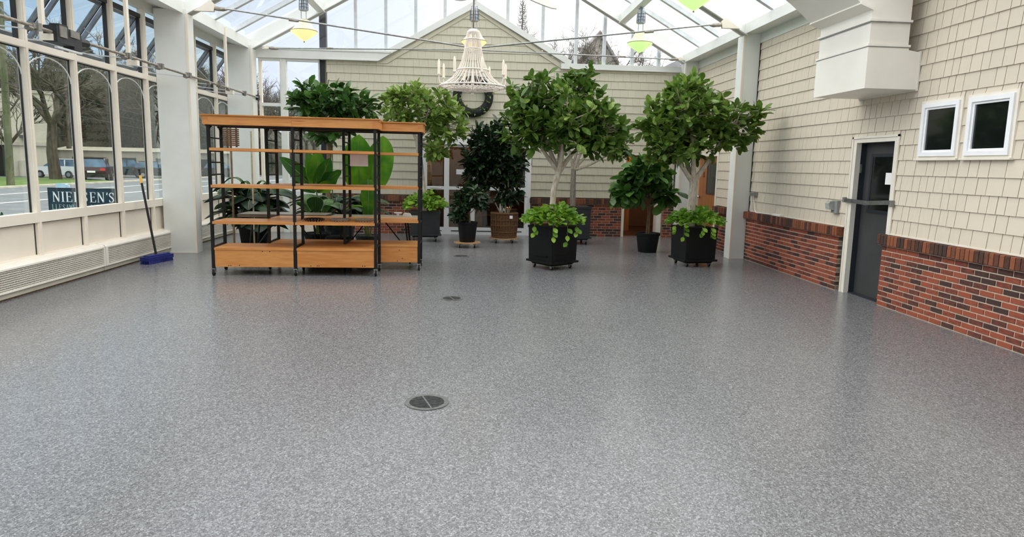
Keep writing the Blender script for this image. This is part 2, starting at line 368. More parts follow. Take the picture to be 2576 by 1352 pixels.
def dup(root, loc, rz=None, label=None, scale=None):
    r = root.copy(); COL.objects.link(r); r.location = loc
    if rz is not None: r.rotation_euler = (0, 0, rz)
    if label: r['label'] = label
    if scale: r.scale = (scale,)*3
    for ch in list(root.children):
        c = ch.copy(); COL.objects.link(c); c.parent = r
        for g in list(ch.children):
            d = g.copy(); COL.objects.link(d); d.parent = c
    return r
def B(*a): return MB().box(*a)

# ================================================================== THE ROOM
Y0, YB = -2.6, 14.40            # wall behind the camera, back wall face
XL, XR = -5.0, 4.92             # glass plane on the street side, shingle face opposite
RIDGE_X, EAVE_Z, SLOPE = 0.08, 3.79, 0.555
def under(x):                    # underside of the rafters
    return EAVE_Z + SLOPE*(4.55-abs(x-RIDGE_X))
struct('floor', B(-5.12, Y0, -0.12, 5.3, YB+0.3, 0.0), 'floor', label='speckled grey epoxy floor of the greenhouse hall')

def brick_mesh(m='brick'):
    mb = MB(); e = 0.06
    # unit brick: front face at x=0 looking to -x, length 1 along y, height 1 along z, chamfered arrises
    f = [(0, -.5+e*.4, -.5+e), (0, .5-e*.4, -.5+e), (0, .5-e*.4, .5-e), (0, -.5+e*.4, .5-e)]
    m_ = [(.06, -.5, -.5), (.06, .5, -.5), (.06, .5, .5), (.06, -.5, .5)]
    k = [(1, -.5, -.5), (1, .5, -.5), (1, .5, .5), (1, -.5, .5)]
    fs = [(0, 3, 2, 1)]
    for a in (0, 4):
        for i in range(4):
            j = (i+1) % 4; fs.append((a+i, a+j, a+4+j, a+4+i))
    mb.add(f+m_+k, fs); return mesh('brick', mb, m)
BRICK = brick_mesh(); CAP = brick_mesh('brick_cap')
def shingle_mesh(m='shingle'):
    mb = MB()        # unit shingle: butt at the bottom stands proud (x=-1), the top tucks under the next course
    mb.add([(-1, -.5, 0), (-1, .5, 0), (0, .5, 0), (0, -.5, 0), (-.35, -.5, 1), (-.35, .5, 1), (0, .5, 1), (0, -.5, 1)],
           [(0, 1, 2, 3), (4, 7, 6, 5), (0, 4, 5, 1), (1, 5, 6, 2), (2, 6, 7, 3), (3, 7, 4, 0)])
    return mesh('shingle', mb, m)
SHINGLE = shingle_mesh(); SHINGLE_BACK = shingle_mesh('shingle_back')
def place(proto, name, parent, frame, u, z, w, h, d):
    # frame: (origin, rotation about z); u runs along the wall
    o = bpy.data.objects.new(name, proto); COL.objects.link(o); o.parent = parent
    org, rz_ = frame; c, s = math.cos(rz_), math.sin(rz_)
    o.location = (org[0]-s*u, org[1]+c*u, z); o.rotation_euler = (0, 0, rz_); o.scale = (d, w, h)
    return o
def joined(proto, name, parent, frame, items):
    vs = np.array([v.co[:] for v in proto.vertices]); fs = [tuple(p.vertices) for p in proto.polygons]
    org, rz_ = frame; c, s = math.cos(rz_), math.sin(rz_); mb = MB()
    for u, z, w, h, d in items:
        L = vs*np.array([d, w, h]); P = np.stack([org[0]+c*L[:, 0]-s*(L[:, 1]+u), org[1]+s*L[:, 0]+c*(L[:, 1]+u), L[:, 2]+z], 1)
        mb.add(P, fs)
    o = obj(name, mb, proto.materials[0], parent); o['kind'] = 'stuff'; return o
def shingle_field(parent, frame, u0, u1, z0, z1, holes, ztop=None, key=None, near=300, course=0.170, wlo=0.095, whi=0.2, gap=0.007, proto=None):
    items = []; z = z0; row = 0
    while z < z1-0.02:
        zt = min(z+course, z1); u = u0 + (row % 2)*0.06; us = [u0]
        while u < u1:
            u += random.uniform(wlo, whi); us.append(min(u, u1))
        cuts = sorted(set(us + [h for H in holes if H[2] < zt and H[3] > z for h in H[:2] if u0 < h < u1]))
        for a, b in zip(cuts[:-1], cuts[1:]):
            if b-a < 0.02: continue
            lo, hi = z, zt; m_ = (a+b)/2
            for (ha, hb, hc, hd) in holes:
                if ha < m_ < hb and hc < hi and hd > lo:
                    if hd < hi-0.02: lo = max(lo, hd)
                    elif hc > lo+0.02: hi = min(hi, hc)
                    else: hi = lo
            if ztop: hi = min(hi, ztop((a+b)/2)+.03)
            if hi-lo < 0.02: continue
            j = random.uniform(-0.0012, 0.0012) if lo == z else 0
            items.append((m_, lo+j, b-a-(gap if (m_ < 8.2 or proto) else gap*.5), hi-lo+0.012, 0.024+random.uniform(-0.001, 0.0015)))
        z += course; row += 1
    items.sort(key=key)
    for it in items[:near]: place(proto or SHINGLE, 'shingle', parent, frame, *it)
    if items[near:]: joined(proto or SHINGLE, 'shingle_field', parent, frame, items[near:])
def brick_field(parent, frame, u0, u1, z0, rows, ch=0.0592, pitch=0.178, depth=0.10, near=300, key=None, zskip=()):
    items = []
    for r in range(rows):
        u = u0 - (pitch/2 if r % 2 else 0)
        while u < u1-0.01:
            a, b = max(u, u0), min(u+pitch, u1)
            if b-a > 0.03: items.append(((a+b)/2, z0+(r+.5)*ch, b-a-0.012, ch-0.012, depth+random.uniform(-.003, .003)))
            u += pitch
    if key: items.sort(key=key)
    for it in items[:near]: place(BRICK, 'brick', parent, frame, *it)
    if items[near:]: joined(BRICK, 'brick_courses', parent, frame, items[near:])
def rowlock(parent, frame, u0, u1, zc, h, depth, pitch=0.0592, near=300):
    u = u0; items = []
    while u < u1-0.02:
        items.append((u+pitch/2, zc+random.uniform(-.002, .002), pitch-0.008, h, depth+random.uniform(-.004, .004))); u += pitch
    for it in items[:near]: place(CAP, 'brick', parent, frame, *it)
    if items[near:]: joined(CAP, 'brick_cap', parent, frame, items[near:])

# ---- right wall: shingles over a brick wainscot, steel door, two small windows
DY0, DY1, DZ = 7.21, 8.10, 1.99      # door casing, outer
mb = MB().box(4.925, Y0, 0, 5.12, 7.27, 4.0).box(4.925, 8.04, 0, 5.12, 12.62, 4.0).box(4.925, 7.27, 1.94, 5.12, 8.04, 4.0)
mb.box(4.925, 13.88, 0, 5.12, YB+.3, 4.0).box(4.925, 12.62, 1.88, 5.12, 13.88, 4.0)
wall_r = struct('wall_right', mb, 'shingle_core', label='cream shingled wall with brick base on the right')
FR = ((4.925, 0, 0), 0.0)
holes = [(7.215, 8.095, 0, 1.985), (6.29, 6.87, 1.712, 2.325), (5.63, 6.21, 1.712, 2.325), (11.05, 11.34, 0, 4), (12.60, 13.90, 0, 1.89)]
shingle_field(wall_r, FR, 3.6, 14.38, 0.855, 3.70, holes, key=lambda t: t[0], near=300)
obj('top_board', B(4.90, Y0, 3.69, 4.94, YB, 3.86), 'paint', wall_r)
obj('drip_strip', B(4.895, 3.4, 0.845, 4.925, 7.2, 0.862).box(4.895, 8.14, .845, 4.925, 11.0, .862), 'trim', wall_r)
for nm, (a, b), first in (('near', (3.9, 7.285), 0), ('mid', (8.18, 11.06), 1), ('far', (11.33, 12.50), 2)):
    w = struct('wainscot', B(4.874, a+0.006, 0, 4.93, b-0.006, .72), 'mortar',
               label=('brick wainscot nearest the camera, right of the grey door', 'brick wainscot between the white post and the grey door', 'short brick wainscot between orange wood door and white post')[first])
    brick_field(w, ((4.866, 0, 0), 0.0), a, b, 0.004, 12, key=lambda t: t[0])
    obj('cap_bed', B(4.835, a-0.02, .722, 4.93, b+0.02, .835), 'mortar', w)
    rowlock(w, ((4.815, 0, 0), 0.0), a-0.03, b+0.03, 0.785, 0.118, 0.105)
# door 1
d1 = struct('door_1', B(5.035, 7.27, 0.012, 5.075, 8.04, 1.935), 'charcoal', label='charcoal steel door with a glazed upper half')
obj('frame', MB().box(4.90, 7.21, 0, 4.965, 7.285, 1.99).box(4.90, 8.025, 0, 4.965, 8.10, 1.99).box(4.90, 7.285, 1.925, 4.965, 8.025, 1.99)
    .box(4.888, 7.20, 0, 4.902, 7.225, 2.0).box(4.888, 8.085, 0, 4.902, 8.11, 2.0).box(4.888, 7.2, 1.975, 4.902, 8.11, 2.0), 'trim', d1)
obj('jamb_lining', MB().box(4.965, 8.02, 0, 5.1, 8.045, 1.935).box(4.965, 7.265, 0, 5.1, 7.29, 1.935).box(4.965, 7.29, 1.915, 5.1, 8.02, 1.94), 'ink', d1)
wn = obj('window', MB().box(5.026, 7.36, 1.06, 5.036, 7.40, 1.79).box(5.026, 7.86, 1.06, 5.036, 7.90, 1.79).box(5.026, 7.4, 1.06, 5.036, 7.86, 1.10).box(5.026, 7.4, 1.75, 5.036, 7.86, 1.79), 'ink', d1)
obj('pane', B(5.03, 7.40, 1.10, 5.034, 7.86, 1.75), 'dark_glass', wn)
obj('threshold', B(4.96, 7.285, 0, 5.09, 8.025, 0.014), 'ink', d1)
obj('hinge', B(4.962, 8.008, 1.55, 4.985, 8.026, 1.66), 'steel', d1)
# windows 1, 2
for i, (a, b) in enumerate(((6.30, 6.86), (5.64, 6.20))):
    def fr_(x0, x1, o0, o1, z0=1.73, z1=2.31, a=a, b=b):
        return MB().box(x0, a+o0, z0+o0, x1, a+o1, z1-o0).box(x0, b-o1, z0+o0, x1, b-o0, z1-o0).box(x0, a+o1, z0+o0, x1, b-o1, z0+o1).box(x0, a+o1, z1-o1, x1, b-o1, z1-o0)
    w = struct('window_%d' % (i+1), fr_(4.872, 4.93, 0.012, 0.055), 'vinyl', label=('small white window nearer the grey door', 'small white window farther from the grey door')[i])
    obj('casing', fr_(4.89, 4.93, -0.02, 0.014), 'trim', w); obj('sash', fr_(4.888, 4.925, 0.055, 0.078), 'vinyl', w)
    obj('pane', B(4.905, a+.07, 1.80, 4.912, b-.07, 2.24), 'dark_glass', w)
    obj('sill', B(4.865, a-.03, 1.70, 4.93, b+.03, 1.718), 'trim', w)
# door 3: orange wood door in the far bay
d3 = struct('door_3', B(4.975, 12.68, 0.01, 5.015, 13.82, 1.83), 'orange_wood', label='orange stained wooden door in the far bay')
obj('frame', MB().box(4.90, 12.60, 0, 4.96, 12.68, 1.89).box(4.90, 13.82, 0, 4.96, 13.90, 1.89).box(4.90, 12.68, 1.82, 4.96, 13.82, 1.89), 'trim', d3)
wn = obj('window', MB().box(4.968, 12.72, 1.04, 4.977, 13.36, 1.07).box(4.968, 12.72, 1.67, 4.977, 13.36, 1.70).box(4.968, 12.72, 1.07, 4.977, 12.75, 1.67).box(4.968, 13.33, 1.07, 4.977, 13.36, 1.67), 'dark_wood', d3)
obj('pane', B(4.972, 12.75, 1.07, 4.976, 13.33, 1.67), 'dark_glass', wn)
obj('number_plate', MB().box(4.965, 13.52, 1.40, 4.975, 13.535, 1.50).box(4.965, 13.50, 1.39, 4.975, 13.555, 1.405), 'dark_frame', d3)
obj('knob', MB().lathe([(0.0, 0), (.03, .0), (.035, .02), (.02, .045), (0, .05)], 12, (4.94, 13.7, .95)), 'steel', d3, True)

# ---- left wall: glazing on cream rails, awning sashes above
wall_l = struct('wall_left', B(XL-.10, Y0, 0.0, XL-.03, YB+.1, 0.40), 'rail', label='street side glass wall with cream mullions')
MU = [7.89-.932*k for k in range(11, 0, -1)] + [7.89, 8.81, 9.75, 10.67, 11.60, 12.53, 13.50, 14.43]
obj('sill_rail', B(XL-.05, Y0, .77, XL+.045, YB, .885), 'rail', wall_l)
obj('sill_rail', B(XL-.05, Y0, .36, XL+.03, YB, .395), 'rail', wall_l)
obj('transom_rail', B(XL-.05, Y0, 2.735, XL+.045, YB, 2.81), 'rail', wall_l)
obj('head_rail', B(XL-.06, Y0, 3.78, XL+.02, YB, 3.98), 'paint', wall_l)
SASH_A = R(36)
for i, y in enumerate(MU):
    obj('mullion', MB().box(XL-.05, y-.036, .38, XL+.036, y+.036, 3.80).box(XL+.036, y-.02, .38, XL+.046, y+.02, 3.80), 'rail', wall_l)
    if i+1 == len(MU): break
    a, b = y+.036, MU[i+1]-.036; c = (a+b)/2
    obj('panel', B(XL-.03, a, .395, XL-.005, b, .77), 'panel', wall_l)
    obj('panel_bead', MB().box(XL-.005, b-.012, .395, XL+.002, b-.002, .77).box(XL-.005, a, .758, XL+.002, b-.012, .769), 'dark_frame', wall_l)
    obj('gasket', MB().box(XL-.036, b-.014, .885, XL-.018, b, 2.735).box(XL-.036, a, .885, XL-.018, a+.010, 2.735)
        .box(XL-.036, a, 2.722, XL-.018, b, 2.735), 'dark_frame', wall_l)
    obj('pane', B(XL-.034, a+.01, .885, XL-.028, b-.01, 2.735), 'wall_glass', wall_l)
    n = 14; r = (b-a)/2
    arc = [(XL-.015, c-r*math.cos(math.pi*k/n), 2.44+.255*math.sin(math.pi*k/n)) for k in range(n+1)]
    obj('arch', MB().tube(arc, .008, 6), 'paint', wall_l, True)
    obj('sash_stop', MB().box(XL-.05, a, 3.64, XL, b, 3.70).box(XL-.06, b-.03, 2.81, XL-.015, b, 3.64).box(XL-.06, a, 2.81, XL-.015, a+.018, 3.64), 'dark_frame', wall_l)
    obj('pane', B(XL-.03, a, 3.70, XL-.025, b, 3.78), 'wall_glass', wall_l)
    # open awning sash, hinged at the head and pushed out at the foot
    L, t = .84, .045; s_, c_ = math.sin(SASH_A), math.cos(SASH_A)
    def sp(u, w): return (XL-.055-u*s_-w*c_, 3.64-u*c_+w*s_)
    mb = MB()
    for (u0, u1, y0, y1) in ((0, .05, a, b), (L-.05, L, a, b), (.05, L-.05, a+.02, a+.065), (.05, L-.05, b-.065, b-.02)):
        mb.prism([sp(u0, 0), sp(u1, 0), sp(u1, t), sp(u0, t)], 'y', y0, y1)
    ss = obj('awning_sash', mb, 'sash_grey', wall_l)
    obj('pane', MB().prism([sp(.05, .02), sp(L-.05, .02), sp(L-.05, .026), sp(.05, .026)], 'y', a+.065, b-.065), 'wall_glass', ss)
    obj('sash_edge', MB().prism([sp(0, -.004), sp(L, -.004), sp(L, .018), sp(0, .018)], 'y', b-.021, b-.006), 'dark_frame', ss)
    e = sp(L-.03, 0)
    if 6.5 < y < 14:
        obj('stay_arm', MB().bar((XL-.02, b-.05, 3.0), sp(.42, 0)[:1]+(b-.05,)+sp(.42, 0)[1:], .014, .014), 'steel', wall_l)

# columns and eave beams
def column(x0, x1, y, d, trim_x, label):
    mb = MB().box(x0, y, 0, x1, y+d, 3.86)
    o = struct('column', mb, 'paint', label=label)
    obj('edge_strip', B(trim_x-.012, y+.02, 0.0, trim_x+.012, y+d-.02, 3.80), 'paint', o)
    obj('edge_strip', B(trim_x-.016, y-.012, 0.0, trim_x+.016, y+.03, 3.80), 'rail', o)
    obj('foot_weld', MB().box(x0+.01, y-.01, 0, x1-.01, y, .012), 'trim', o)
    return o
column(-4.95, -4.45, 10.95, .24, -4.45, 'white post on the street side, nearer the camera')
column(-4.95, -4.45, 14.02, .30, -4.45, 'white post in the far corner, street side')
column(4.62, 4.90, 11.07, .26, 4.62, 'white post against the shingled wall')
column(4.62, 4.90, 14.05, .28, 4.62, 'white post in the far corner, shingled side')
eb = struct('trim_1', MB().prism([(-4.5, 3.80), (-4.5, 3.985), (-4.62, 4.03), (-5.10, 4.03), (-5.10, 3.95), (-5.02, 3.92)], 'y', Y0, YB), 'paint', label='white eave beam on the street side')
eb2 = struct('trim_2', MB().prism([(4.6, 3.82), (4.6, 3.985), (4.72, 4.03), (5.10, 4.03), (5.10, 3.95), (4.95, 3.85)], 'y', Y0, YB), 'paint', label='white eave beam on the shingled side')

# ---- roof
roof = struct('ceiling', MB().bar((RIDGE_X, Y0, 6.36), (RIDGE_X, YB, 6.36), .16, .3), 'paint', label='glass roof on white rafters')
BENTS = [7.65-3.42*k for k in (3, 2, 1, 0)] + [11.07, 14.20]
nx, nz = -SLOPE/math.hypot(1, SLOPE), 1/math.hypot(1, SLOPE)
for yb in BENTS:
    for sg in (-1, 1):
        e0 = 4.55
        A = (RIDGE_X+sg*e0, EAVE_Z); Rg = (RIDGE_X, EAVE_Z+SLOPE*e0); dz = .29
        obj('rafter', MB().prism([A, Rg, (Rg[0], Rg[1]+dz), (A[0]+sg*.2, A[1]+dz-.11)], 'y', yb-.06, yb+.06), 'paint', roof)
        obj('rafter_flange', MB().prism([A, Rg, (Rg[0], Rg[1]+.022), (A[0], A[1]+.022)], 'y', yb-.10, yb+.10), 'paint', roof)
for sg in (-1, 1):
    for x in (3.14, 1.55):
        xx = RIDGE_X+sg*x; z = under(xx)+.11
        for k in range(len(BENTS)-1):
            obj('purlin', MB().bar((xx, BENTS[k]+.06, z), (xx, BENTS[k+1]-.06, z), .10, .17).bar((xx, BENTS[k]+.06, z-.09), (xx, BENTS[k+1]-.06, z-.09), .16, .02), 'paint', roof)
    for k in range(len(BENTS)-1):
        n = 3
        for j in range(0, n):
            yy = BENTS[k]+(BENTS[k+1]-BENTS[k])*(j+1)/n - (.52 if 0 else 0)
            if j == n-1: continue
            yy += .18
            x0, x1 = RIDGE_X+sg*4.62, RIDGE_X
            z0, z1 = under(x0)+.26, under(x1)+.26
            obj('glazing_bar', MB().bar((x0, yy, z0), (x1, yy, z1), .05, .09).bar((x0, yy, z0-.04), (x1, yy, z1-.04), .085, .02), 'alu', roof)
    for k in range(len(BENTS)-1):
        ys = [BENTS[k]] + [BENTS[k]+(BENTS[k+1]-BENTS[k])*(j+1)/3+.18 for j in range(2)] + [BENTS[k+1]]
        for ya, yb in zip(ys[:-1], ys[1:]):
            x0, x1 = RIDGE_X+sg*4.75, RIDGE_X
            z0, z1 = under(x0)+.315, under(x1)+.315
            obj('pane', MB().add([(x0, ya+.005, z0), (x1, ya+.005, z1), (x1, yb-.005, z1), (x0, yb-.005, z0)], [(0, 1, 2, 3)]), 'roof_glass', roof)

# ---- tie rods: each bent has two rods meeting at the middle, and a hanger up to the ridge
def tie(y, zl, zm, zr, xl, xr, label, gk=1.0):
    t = thing('tie_rod', label, 'tie rod', (RIDGE_X, y, 0), group='steel tie rods')
    L = lambda x, z: (x-RIDGE_X, 0, z)
    obj('rod', MB().tube([L(xl+.18, zl), L(RIDGE_X, zm)], .014, 8), 'steel', t, True)
    obj('rod', MB().tube([L(xr-.18, zr), L(RIDGE_X, zm)], .014, 8), 'steel', t, True)
    for xe, ze, s in ((xl, zl, 1), (xr, zr, -1)):
        obj('bracket', MB().prism([(xe-RIDGE_X-s*.30*gk, ze-.05*gk), (xe-RIDGE_X, ze-.05*gk), (xe-RIDGE_X+s*.02, ze+.05*gk), (xe-RIDGE_X-s*.05*gk, ze+.12*gk)], 'y', -.03, .03), 'rail', t)
        obj('clevis', MB().tube([L(xe-s*.01, ze), L(xe+s*.04, ze-.004*s), L(xe+s*.15, ze-.01), L(xe+s*.2, ze-.01)], [.018, .034, .03, .015], 8), 'shaft', t, True)
        obj('turnbuckle', MB().tube([L(xe+s*1.15, ze+(zm-ze)*.28), L(xe+s*1.30, ze+(zm-ze)*.315)], .02, 8), 'shaft', t, True)
    return t
tie(10.95, 3.89, 3.425, 3.93, -4.02, 4.17, 'slack tie rod between the nearer pair of white posts')
tie(14.12, 3.83, 3.93, 3.88, -4.12, 4.47, 'tie rod along the gable wall, behind the other', .45)

# ---- back wall: shingled gable, glazing over it, brick base, glass doors, opening
def gz(x): return 4.86 - .588*abs(x-.11)
GX0, GX1 = -1.88, 2.15
core = MB().prism([(-3.05, 0), (-1.02, 0), (-1.02, 2.12), (1.38, 2.12), (1.38, 0), (3.46, 0), (3.46, 1.86), (4.26, 1.86), (4.26, 0), (4.95, 0), (4.95, 3.64),
                   (GX1, 3.64), (.11, 4.84), (GX0, 3.67), (-3.05, 3.67)], 'y', YB+.005, YB+.22)
wall_b = struct('wall_back', core, 'shingle_core', label='shingled gable wall at the far end')
FB = ((0, YB+.005, 0), R(90))          # u runs to -x
holes = [(-1.385, 1.02, 0, 2.12), (-4.35, -3.44, 0, 1.88)]
def ztop_u(u):
    x = -u
    return 4.86-.588*abs(x-.11) if GX0 < x < GX1 else 3.66
shingle_field(wall_b, FB, -4.6, 3.02, 0.865, 4.84, holes, ztop=ztop_u,
              key=lambda t: (abs(-t[0]-1.9) > 2.6, t[1] < 1.0, abs(t[1]-3.0)), near=300, wlo=.12, whi=.2, gap=.0022, proto=SHINGLE_BACK)
for (a, b), lb in (((-3.0, -1.02), 'brick base of the far wall behind the shelving'), ((1.40, 3.44), 'brick base of the far wall between glass doors and opening'), ((4.36, 4.66), 'narrow brick pier beside the far opening')):
    w = struct('wainscot', B(a+.005, YB-.045, 0, b-.005, YB+.02, .72), 'mortar', label=lb)
    brick_field(w, ((0, YB-.054, 0), R(90)), -b, -a, .004, 12)
    obj('cap_bed', B(a, YB-.08, .722, b, YB+.01, .83), 'mortar', w)
    rowlock(w, ((0, YB-.10, 0), R(90)), -b, -a, .785, .118, .09)
# rails, gable trim and glazing
obj('gable_rail', MB().prism([(-4.5, 3.665), (-1.93, 3.665), (-1.58, 3.88), (-4.5, 3.88)], 'y', YB-.10, YB+.06), 'paint', wall_b)
obj('gable_rail_lip', MB().box(-4.5, YB-.115, 3.84, -1.62, YB-.10, 3.88).box(-3.0, YB-.115, 3.665, -1.93, YB-.10, 3.69), 'paint', wall_b)
obj('gable_rail', B(1.97, YB-.085, 3.635, 4.64, YB+.06, 3.75), 'paint', wall_b)
for sx, xe, ze in ((-1, GX0-.02, 3.69), (1, GX1+.04, 3.68)):
    obj('gable_trim', MB().prism([(xe, ze), (.11, 4.84), (.11, 4.975), (xe, ze+.13)], 'y', YB-.08, YB+.08), 'paint', wall_b)
obj('rake_filler', MB().prism([(GX0-.02, 3.63), (GX0+.13, 3.63), (.11, 4.765), (GX1-.1, 3.60), (GX1+.04, 3.62), (.11, 4.85)], 'y', YB-.03, YB), 'shingle_back', wall_b)
for x in (-2.40, -1.77, -1.145, -.53, .11, .80, 1.56, 2.29, 2.91, 3.53, 4.12):
    zb = max(3.75 if x > GX1 else (3.88 if x < -1.7 else 0), gz(x)+.10 if GX0 < x < GX1 else 0)
    obj('gable_mullion', B(x-.032, YB-.02, zb-.03, x+.032, YB+.07, under(x)+.1), 'alu', wall_b)
xs = [-4.3, -3.12, -2.40, -1.77, -1.145, -.53, .11, .80, 1.56, 2.29, 2.91, 3.53, 4.12, 4.6]
for a, b in zip(xs[:-1], xs[1:]):
    def zb_(x): return (3.75 if x >= GX1 else 3.88 if x <= -1.7 else gz(x)+.1)
    obj('pane', MB().prism([(a, zb_(a)), (b, zb_(b)), (b, under(b)+.2), (a, under(a)+.2)], 'y', YB+.02, YB+.026), 'glass', wall_b)
obj('black_post', B(-3.165, YB+.03, 0, -3.025, YB+.16, 4.72), 'ink', wall_b)
obj('mullion', B(-3.185, YB-.04, .9, -3.16, YB+.06, 3.67), 'alu', wall_b)
obj('mullion', MB().box(-3.975, YB-.06, 0, -3.845, YB+.06, 3.67).box(-3.945, YB-.075, 0, -3.925, YB-.06, 3.67), 'paint', wall_b)
obj('mullion', B(-4.42, YB-.03, 0, -4.365, YB+.06, 3.67), 'rail', wall_b)
obj('window_rail', B(-4.4, YB-.04, 2.68, -3.18, YB+.06, 2.745), 'paint', wall_b)
obj('window_rail', B(-4.4, YB-.04, .77, -3.18, YB+.06, .90), 'paint', wall_b)
obj('window_rail', B(-4.4, YB-.04, 3.615, -3.18, YB+.06, 3.67), 'paint', wall_b)
for a, b in ((-4.365, -3.975), (-3.845, -3.185)):
    obj('panel', B(a, YB, 0, b, YB+.03, .77), 'panel', wall_b)
    obj('pane', B(a, YB+.02, .9, b, YB+.026, 2.68), 'wall_glass', wall_b)
    obj('pane', B(a, YB+.02, 2.745, b, YB+.026, 3.615), 'glass', wall_b)
# glass doors
d2 = struct('door_2', MB().box(-1.02, YB-.03, 0, -.95, YB+.08, 2.12).box(1.31, YB-.03, 0, 1.385, YB+.08, 2.12).box(-.95, YB-.05, 1.97, 1.31, YB+.08, 2.12), 'vinyl', label='white framed glass double door at the far end')
def leafdoor(a, b, st):
    o = obj('door_leaf', MB().box(a, YB, .0, a+st, YB+.05, 1.97).box(b-st, YB, 0, b, YB+.05, 1.97).box(a+st, YB, 0.0, b-st, YB+.05, .16)
            .box(a+st, YB, .99, b-st, YB+.05, 1.06).box(a+st, YB, 1.92, b-st, YB+.05, 1.97), 'vinyl', d2)
    obj('pane', B(a+st, YB+.02, .16, b-st, YB+.028, .99), 'door_glass', o); obj('pane', B(a+st, YB+.02, 1.06, b-st, YB+.028, 1.92), 'door_glass', o)
    obj('kick_slot', B(a+st+.05, YB-.004, .07, b-st-.05, YB+.002, .09), 'dark_frame', o)
    return o
leafdoor(-.95, -.47, .055); leafdoor(-.47, .10, .055); leafdoor(.10, .76, .055); leafdoor(.76, 1.31, .055)
obj('push_bar', MB().tube([(-.83, YB-.03, 1.03), (-.8, YB-.05, 1.02), (-.62, YB-.05, 1.02), (-.59, YB-.03, 1.03)], .01, 6), 'steel', d2, True)
# opening to the back room
op = struct('door_4', MB().box(3.44, YB-.03, 0, 3.50, YB+.24, 1.88).box(4.25, YB-.03, 0, 4.35, YB+.24, 1.88).box(3.5, YB-.03, 1.83, 4.25, YB+.24, 1.88), 'trim', label='cased opening to the brown back room')
rooms = MB().box(-1.6, YB+2.9, 0, 5.4, YB+3.0, 2.7).box(-1.7, YB+.22, 0, -1.6, YB+3.0, 2.7).box(5.3, YB+.22, 0, 5.4, YB+3.0, 2.7).box(-1.7, YB+.22, 2.6, 5.4, YB+3.0, 2.7).box(2.6, YB+.22, 0, 2.7, YB+2.9, 2.6)
struct('wall_4', rooms, 'brown_room', label='brown walls of the room beyond the far wall')
struct('wall_5', B(2.7, YB+1.5, 0, 4.0, YB+1.6, 2.6), 'orange_wood', label='orange wood partition seen through the far opening')
struct('floor_2', B(-1.7, YB+.3, -.1, 5.4, YB+3, -.001), 'dark_wood', label='dark floor of the back room')
for loc, e in (((3.9, YB+.8, 2.4), 16), ((.3, YB+1.6, 2.4), 8), ((-1.15, YB+.75, 2.3), 6)):  # unseen warm fill lights added to brighten the back room
    l = bpy.data.lights.new('back_room_fill', 'POINT'); l.energy = e; l.color = (1, .74, .45); l.shadow_soft_size = .15
    lo = bpy.data.objects.new('back_room_fill', l); COL.objects.link(lo); lo.location = loc
# wall behind the camera
struct('wall_front', B(-5.1, Y0-.12, 0, 5.1, Y0, 4.0), 'panel', label='plain wall behind the camera')

# ================================================================== FITTINGS
# ---- heaters along the street side
def heater(y0, y1, label):
    t = thing('baseboard_heater', label, 'heater', (-4.85, (y0+y1)/2, 0), group='baseboard heaters'); h = (y1-y0)/2-.008
    obj('cabinet', MB().prism([(-.145, .10), (-.145, .385), (-.02, .372), (0, .345), (0, .335), (-.03, .335), (-.03, .10)], 'y', -h, h), 'heater', t)
    obj('frame', MB().box(-.03, -h, .325, .004, h, .345).box(-.03, -h, .085, .004, h, .105).box(-.03, -h, .105, .004, -h+.06, .325).box(-.03, h-.03, .105, .004, h, .325), 'heater', t)
    obj('fin_backing', B(-.035, -h+.01, .10, -.022, h-.01, .33), 'heater_dark', t)
    g = MB(); n = int((2*h-.1)/.02)
    for k in range(9): z = .122+k*.0235; g.box(-.012, -h+.06, z-.0026, -.004, h-.03, z+.0026)
    obj('grille', g, 'heater', t)
    g = MB()
    for k in range(n): y = -h+.07+k*.02; g.box(-.018, y-.0017, .105, -.010, y+.0017, .325)
    o = obj('grille_bars', g, 'heater', t); o['kind'] = 'stuff'
    obj('toe_board', B(-.12, -h, 0.022, -.03, h, .10), 'toe', t)
    obj('base_strip', B(-.13, -h, 0.0, -.05, h, .022), 'bark_brown', t)
heater(4.2, 6.6, 'long cream heater at the street wall, nearest the camera')
heater(6.6, 9.0, 'long cream heater with a fine square grille, left of the broom')
heater(9.0, 11.40, 'cream heater with a slatted grille behind the blue broom')
heater(11.45, 13.95, 'cream heater between the two white posts, half behind the shelving')

# ---- window operator: one long shaft with a gearbox
t = thing('window_operator', 'long grey window opener shaft with black gearbox on the street wall', 'window opener', (-4.40, 10.2, 2.835))
f = lambda y: (10.4+y)*.978-10.2
obj('shaft', MB().tube([(0, -5.2, .0), (0, 4.10, 0.0)], .018, 10), 'shaft', t, True)
obj('shaft_cap', B(-.05, 4.00, -.05, .02, 4.10, .05), 'dark_frame', t)
for y in (-3.06, -1.22, -.3, .66, 1.95, 3.3):
    y = f(y); obj('bearing', MB().box(-.036, y-.03, -.036, .036, y+.03, .04).box(-.024, y-.085, -.024, .024, y-.03, .024), 'grey_metal', t)
for y in (-4.0, -3.06, -2.12, -1.2, -.27, .66, 1.6, 2.5, 3.4):
    y = f(y); a = obj('push_arm', MB().bar((.0, y-.12, -.04), (-1.07, y-.02, .06), .020, .012), 'alu', t)
    obj('arm_pivot', MB().tube([(0, y-.15, -.03), (0, y-.08, -.03)], .028, 8), 'grey_metal', a)
for y, z1 in ((-2.80, 1.02), (-1.0, 1.02), (2.62, 1.12)):
    y = f(y); obj('hanger', MB().box(-.12, y-.027, -.08, -.08, y+.027, z1).box(-.115, y-.034, -.09, .022, y+.034, -.02), 'rail', t)
gb = obj('gearbox', MB().box(-.09, -2.79, -.10, .06, -2.47, .07).box(-.075, -2.47, -.13, .045, -2.32, .05).tube([(0, -2.33, -.02), (0, -2.15, -.01)], .045, 10).box(-.05, -2.73, .07, .05, -2.57, .10), 'dark_frame', t)
